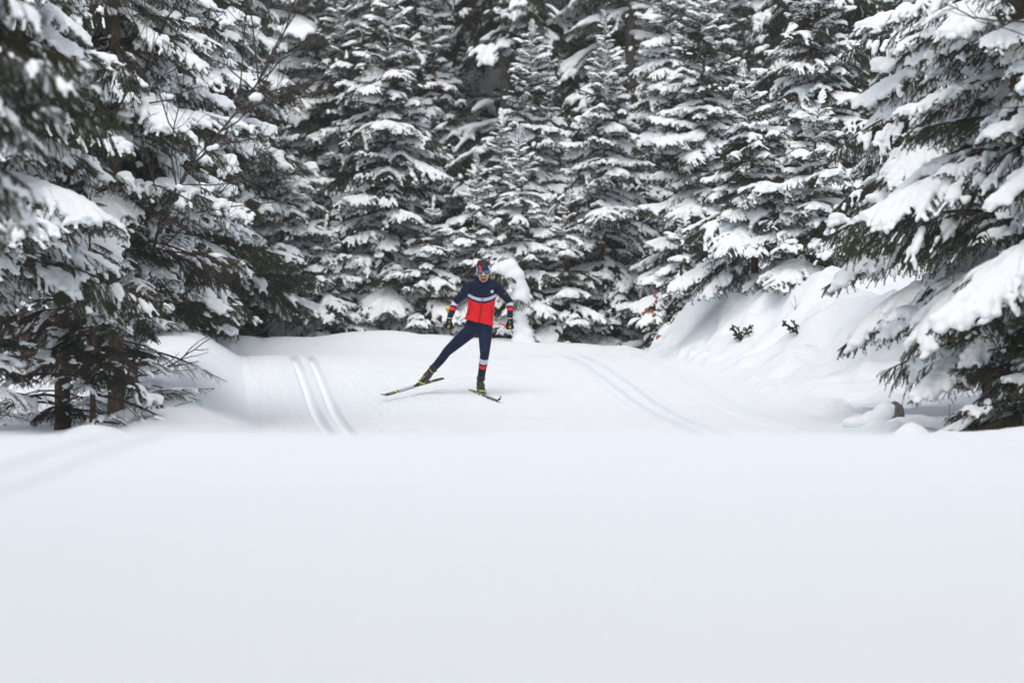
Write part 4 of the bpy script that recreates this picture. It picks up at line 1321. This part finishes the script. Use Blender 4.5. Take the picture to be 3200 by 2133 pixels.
# ------------------------------------------------------------------ bare saplings, sprigs, stump
def Wp(px, py, Y): return np.array([px2x(px, Y), Y, py2z(py, Y)])
def twigs(acc, pl, rad, lev, r, tips):
    V, F = tube(pl, np.linspace(rad, rad * .45, len(pl)), 6 if lev < 2 else 4)
    acc.add(V, F)
    if lev >= 3: return
    L = np.linalg.norm(np.diff(pl, axis=0), axis=1).sum()
    n = int(L / (.20 if lev else .5)) + (1 if lev else 0)
    for k_ in range(n):
        u = r.uniform(.25, .97) * (len(pl) - 1)
        i0 = int(u); p0 = pl[i0] + (pl[min(i0 + 1, len(pl) - 1)] - pl[i0]) * (u - i0)
        t0 = pl[min(i0 + 1, len(pl) - 1)] - pl[i0]; t0 /= np.linalg.norm(t0) + 1e-9
        q = r.normal(size=3) * [1, .7, .8]; q -= t0 * (q @ t0); q /= np.linalg.norm(q) + 1e-9
        d = t0 * .8 + q * .62 + np.array([0, 0, .12]); d /= np.linalg.norm(d)
        ln = L * r.uniform(.22, .5) * (1 - .45 * u / (len(pl) - 1)) if lev else L * r.uniform(.15, .34)
        ln = max(.06, ln)
        c = [p0]
        for s_ in range(4):
            d = d + r.normal(size=3) * .13 + [0, 0, .03]; d /= np.linalg.norm(d)
            c.append(c[-1] + d * ln / 4)
        twigs(acc, np.array(c), rad * .45 if lev < 2 else .0016, lev + 1, r, tips)
        tips.append(c[-1])

def sapling(name, label, paths, Y, seed, rad, leaves=0, blobs=(), cat='sapling', group=None, mat='sapling_bark', leaf_mat=None, lev0=0):
    r = np.random.default_rng(seed)
    root = Wp(paths[0][0][0], paths[0][0][1], Y + sum(paths[0][0][2:]))
    t = thing(name, label, cat, tuple(root), 0, group)
    tips = []
    for k_, pth in enumerate(paths):
        pts = np.array([Wp(px, py, Y + (q[0] if q else 0)) for px, py, *q in pth]) - root
        pl = resample(pts, .09)
        pl[1:-1] += r.normal(size=(len(pl) - 2, 3)) * .006
        acc = Acc()
        twigs(acc, pl, rad * (1 if k_ == 0 else .5), lev0 + (0 if k_ == 0 else 1), r, tips)
        link('trunk' if k_ == 0 else 'branch', acc.mesh('branch', M[mat]), t)
    for i in range(leaves):
        p = tips[r.integers(len(tips))]
        s_ = r.uniform(.03, .05) * (1.35 if leaf_mat else 1); a = r.uniform(0, 6.28); w_ = s_ * .42
        vv = np.array([[0, 0, 0], [w_, .004, -s_ * .5], [0, -.006, -s_ * 1.1], [-w_, .004, -s_ * .5], [0, .008, -s_ * .5]])
        ca, sa = math.cos(a), math.sin(a)
        vv = vv @ np.array([[ca, -sa, 0], [sa, ca, 0], [0, 0, 1]]).T + p
        link('leaf', mesh_np('leaf', vv, np.array([[0, 1, 4], [1, 2, 4], [2, 3, 4], [3, 0, 4]]), M[leaf_mat or 'dry_leaf']), t)
    for px, py, s_ in blobs:
        c = Wp(px, py, Y) - root; s_ = .75 * s_ / FPX * Y
        C, RR = [], []
        for q in range(5):
            C.append(c + r.normal(size=3) * [s_ * .45, s_ * .25, s_ * .18]); RR.append([s_ * r.uniform(.5, .8), s_ * .55, s_ * r.uniform(.4, .6)])
        V, F = spheres(C, RR); me = remeshed(V, F, max(.008, s_ * .12), 4, .5, 'snow_load'); me.materials.append(M['snow_bough'])
        link('snow_load', me, t)
    return t
M['dry_leaf'] = simple_mat('dry_leaf', (0.30, 0.075, 0.035), .7, .2, var=.3, bscale=20)
M['beech_leaf'] = simple_mat('beech_leaf', (0.52, 0.21, 0.11), .7, .2, var=.3, bscale=20)
GS = 'bare saplings in the left forest'
sapling('bare_sapling', 'tall bare beech sapling leaning right across the left spruces, fan of fine twigs', 
        [[(395, 1200, 4.8), (455, 900, 4.5), (512, 640, 2.4), (575, 560, .8), (655, 460), (720, 370), (768, 315), (830, 215), (880, 120), (935, -30)],
         [(768, 315), (850, 285), (950, 265), (1075, 250)], [(755, 335), (830, 320), (940, 305), (1080, 265)], [(800, 265), (880, 190), (980, 120), (1085, 60)],
         [(690, 410), (745, 380), (820, 270), (860, 190)], [(660, 455), (740, 440), (850, 425)], [(640, 480), (720, 445), (770, 440)], [(545, 600), (620, 640), (700, 660)], [(790, 280), (700, 200), (620, 170)]],
        38.0, 5, .021, 5, ((812, 300, 34), (662, 462, 22), (560, 585, 18)), group=GS)
sapling('bare_sapling', 'dark forked bare sapling among the upper left boughs', 
        [[(440, 430), (445, 320), (440, 255), (470, 180), (520, 60), (600, -40)], [(440, 255), (400, 170), (345, 90)], [(445, 290), (520, 230), (570, 200)], [(440, 250), (380, 300), (300, 280)]],
        41, 6, .017, 2, ((462, 270, 22), (515, 275, 20)), group=GS)
sapling('bare_sapling', 'snowy bare limb crossing the left spruces horizontally', 
        [[(345, 350), (400, 335), (470, 322), (545, 308), (610, 258)], [(400, 335), (350, 300), (355, 240), (420, 140)]], 40.3, 7, .014, 1, ((395, 338, 14), (515, 300, 24)), group=GS)
sapling('bare_sapling', 'dead bare branch pointing up right over the left snow bank', 
        [[(425, 1172), (460, 1168), (515, 1152), (575, 1112), (610, 1092), (640, 1066), (657, 1057)], [(575, 1112), (600, 1080), (652, 1050)], [(430, 1175), (520, 1160), (620, 1150)], [(440, 1240), (520, 1232), (600, 1228)], [(430, 1330), (540, 1322), (632, 1312)], [(440, 1290), (520, 1275), (600, 1255)]],
        40.6, 8, .012, 0, ((462, 1156, 26),), group=GS, lev0=1)
sapling('bare_sapling', 'thin bare twigs rising right above the dead branch by the left trunks',
        [[(455, 1040), (500, 1000), (560, 930), (650, 870), (740, 820), (845, 755)], [(470, 840), (510, 800), (550, 780)]], 41.2, 9, .010, 0, ((528, 965, 30),), group=GS, lev0=1)
sapling('bare_sapling', 'blurred bare brown branches in the upper right corner',
        [[(3250, 70), (3120, 65), (3040, 50), (2950, 10)], [(3250, 330), (3120, 340), (3040, 290), (2975, 250)], [(3200, 110), (3090, 75), (2960, 30)]], 34, 10, .012, 0, (), lev0=1)
sapling('beech_sprig', 'small beech twig with orange dry leaves at the foot of the right bank', 
        [[(2090, 1015), (2060, 985), (2020, 972)], [(2080, 1000), (2050, 930), (2035, 905)], [(2075, 990), (2045, 985), (2010, 970)], [(2085, 1060), (2066, 1050), (2060, 1045)]], 53.7, 11, .006, 170, (), cat='shrub', mat='bark_young', leaf_mat='beech_leaf', lev0=1)

spr = [bough(L, R(60), R(-8), 700 + i, nk=14, nlen=.028, nwid=.010, snow=False, width=.5, sec_step=.14, sag=.0)[0] for i, L in enumerate((.36, .28))]
def find_Y(px, py, lo=42.0, hi=53.5):
    ys = np.linspace(lo, hi, 400)
    return float(min(ys, key=lambda y: abs(1066 - ground_at(px2x(px, y), y) * FPX / y - py)))
for i, (px, py, Y, lb, rots) in enumerate(((2318, 1060, 48.6, 'larger spruce sprig poking out of the right bank, nearer the trail', ((0, .1, 2.9), (.1, .05, 2.2), (0, .35, .9))), (2496, 1040, 48.2, 'smaller spruce sprig poking out of the right bank', ((0, .0, 2.4), (0, .5, 2.9))))):
    Y = find_Y(px, py)
    X = px2x(px, Y); g = ground_at(X, Y)
    t = thing('spruce_sprig', lb, 'seedling', (X, Y, g - .03), 0, 'spruce sprigs on the right bank')
    for q, rt in enumerate(rots):
        link('twig', spr[(q + i) % 2], t, (0, 0, .02 * q), rt, .72)

# snow-capped stump at lower right
X, Y = px2x(2775, 40.6), 40.6
g = ground_at(X, Y)
t = thing('snow_covered_stump', 'snow-capped stump with grey bark showing at its right side', 'stump', (X, Y, g))
Bs = Blob(); Bs.limb([(.09, .0, -.1), (.085, .0, .10), (.07, .0, .15)], [.105, .085, .055]); me = Bs.mesh(.012, 2, 'stump'); me.materials.append(M['bark_grey']); link('stump', me, t)
Bs = Blob(); Bs.ball((-.04, -.03, .09), (.12, .11, .10)); Bs.ball((-.015, -.02, .175), (.045, .045, .05)); Bs.ball((.03, 0, .13), (.085, .085, .05)); Bs.ball((-.14, -.05, .02), (.15, .13, .09)); Bs.ball((-.3, -.05, -.03), (.2, .15, .08))
me = Bs.mesh(.014, 5, 'snow_cap'); me.materials.append(M['snow_ground']); link('snow_cap', me, t)
for px, py, Y, lb in ((2482, 960, 49.3, 'tiny bare twig on the crest of the right bank'), (2965, 1320, 41.0, 'small dry twig tuft beside the stump')):
    if py < 1000: Y = find_Y(px, py + 8)
    X = px2x(px, Y); g = ground_at(X, Y)
    py0 = 1066 - g * FPX / Y
    sapling('dry_twig', lb, [[(px, py0 + 4), (px + 6, py0 - 25), (px, py0 - 50)], [(px + 4, py0 - 8), (px + 20, py0 - 30)], [(px + 2, py0 - 6), (px - 15, py0 - 34)]], Y, int(px), .004, 0, (), cat='twig', lev0=2)


# young tree buried under wet snow just behind the skier
X, Y = px2x(1640, 59.0), 59.0
g = ground_at(X, Y)
t = thing('snow_buried_tree', 'young tree bent into a white column of snow just behind the skier', 'spruce tree', (X, Y, g), 0)
tp = [np.array([px2x(px, Y) - X, 0, py2z(py, Y) - g]) for px, py in ((1640, 1095), (1636, 1010), (1622, 930), (1604, 865), (1575, 832), (1548, 842))]
V, F = tube(tp, [.03, .028, .024, .018, .012, .006], 6); link('trunk', mesh_np('trunk', V, F, M['bark_young']), t)
Bs = Blob(); r = np.random.default_rng(77)
for (a, ra), (b, rb) in zip(zip(tp[:-1], (.19, .12, .17, .17, .13)), zip(tp[1:], (.12, .17, .17, .13, .07))):
    for q in np.linspace(0, 1, 7):
        Bs.ball(a + (b - a) * q + r.normal(size=3) * .03, (ra + (rb - ra) * q) * r.uniform(.75, 1.1) * np.array([1, .9, .9]))
me = Bs.mesh(.025, 4, 'snow_load'); me.materials.append(M['snow_bough']); link('snow_load', me, t)
for i in range(26):
    q = r.uniform(.2, 4.8); k2 = int(q); c = tp[k2] + (tp[k2 + 1] - tp[k2]) * (q - k2)
    p = pick('light' if r.random() < .5 else 'down', .5, r)
    b = link('bough', p[1], t, tuple(c), (0, R(r.uniform(10, 40)), r.uniform(0, 6.28)), r.uniform(.5, .8) * .6 / p[0])
    if p[2]: link('snow_load', p[2], b)

# haze volume added to lift the dark tones of the far trees
vm_ = bpy.data.materials.new('haze'); vm_.use_nodes = True
vm_.node_tree.nodes.clear()
vo_ = vm_.node_tree.nodes.new('ShaderNodeOutputMaterial'); pv_ = vm_.node_tree.nodes.new('ShaderNodeVolumePrincipled')
pv_.inputs['Color'].default_value = (.92, .95, .97, 1); pv_.inputs['Density'].default_value = 0.0009
vm_.node_tree.links.new(pv_.outputs[0], vo_.inputs['Volume'])
bm = bmesh.new(); bmesh.ops.create_cube(bm, size=1.0)
for v in bm.verts:
    v.co = ((v.co.x) * 420, v.co.y * 460 + 140, (v.co.z + .5) * 36 - 3.5)
me = bpy.data.meshes.new('haze'); bm.to_mesh(me); bm.free(); me.materials.append(vm_)
tag(link('haze', me), kind='stuff', label='thin pale haze volume added to lift the dark tones of the trees')
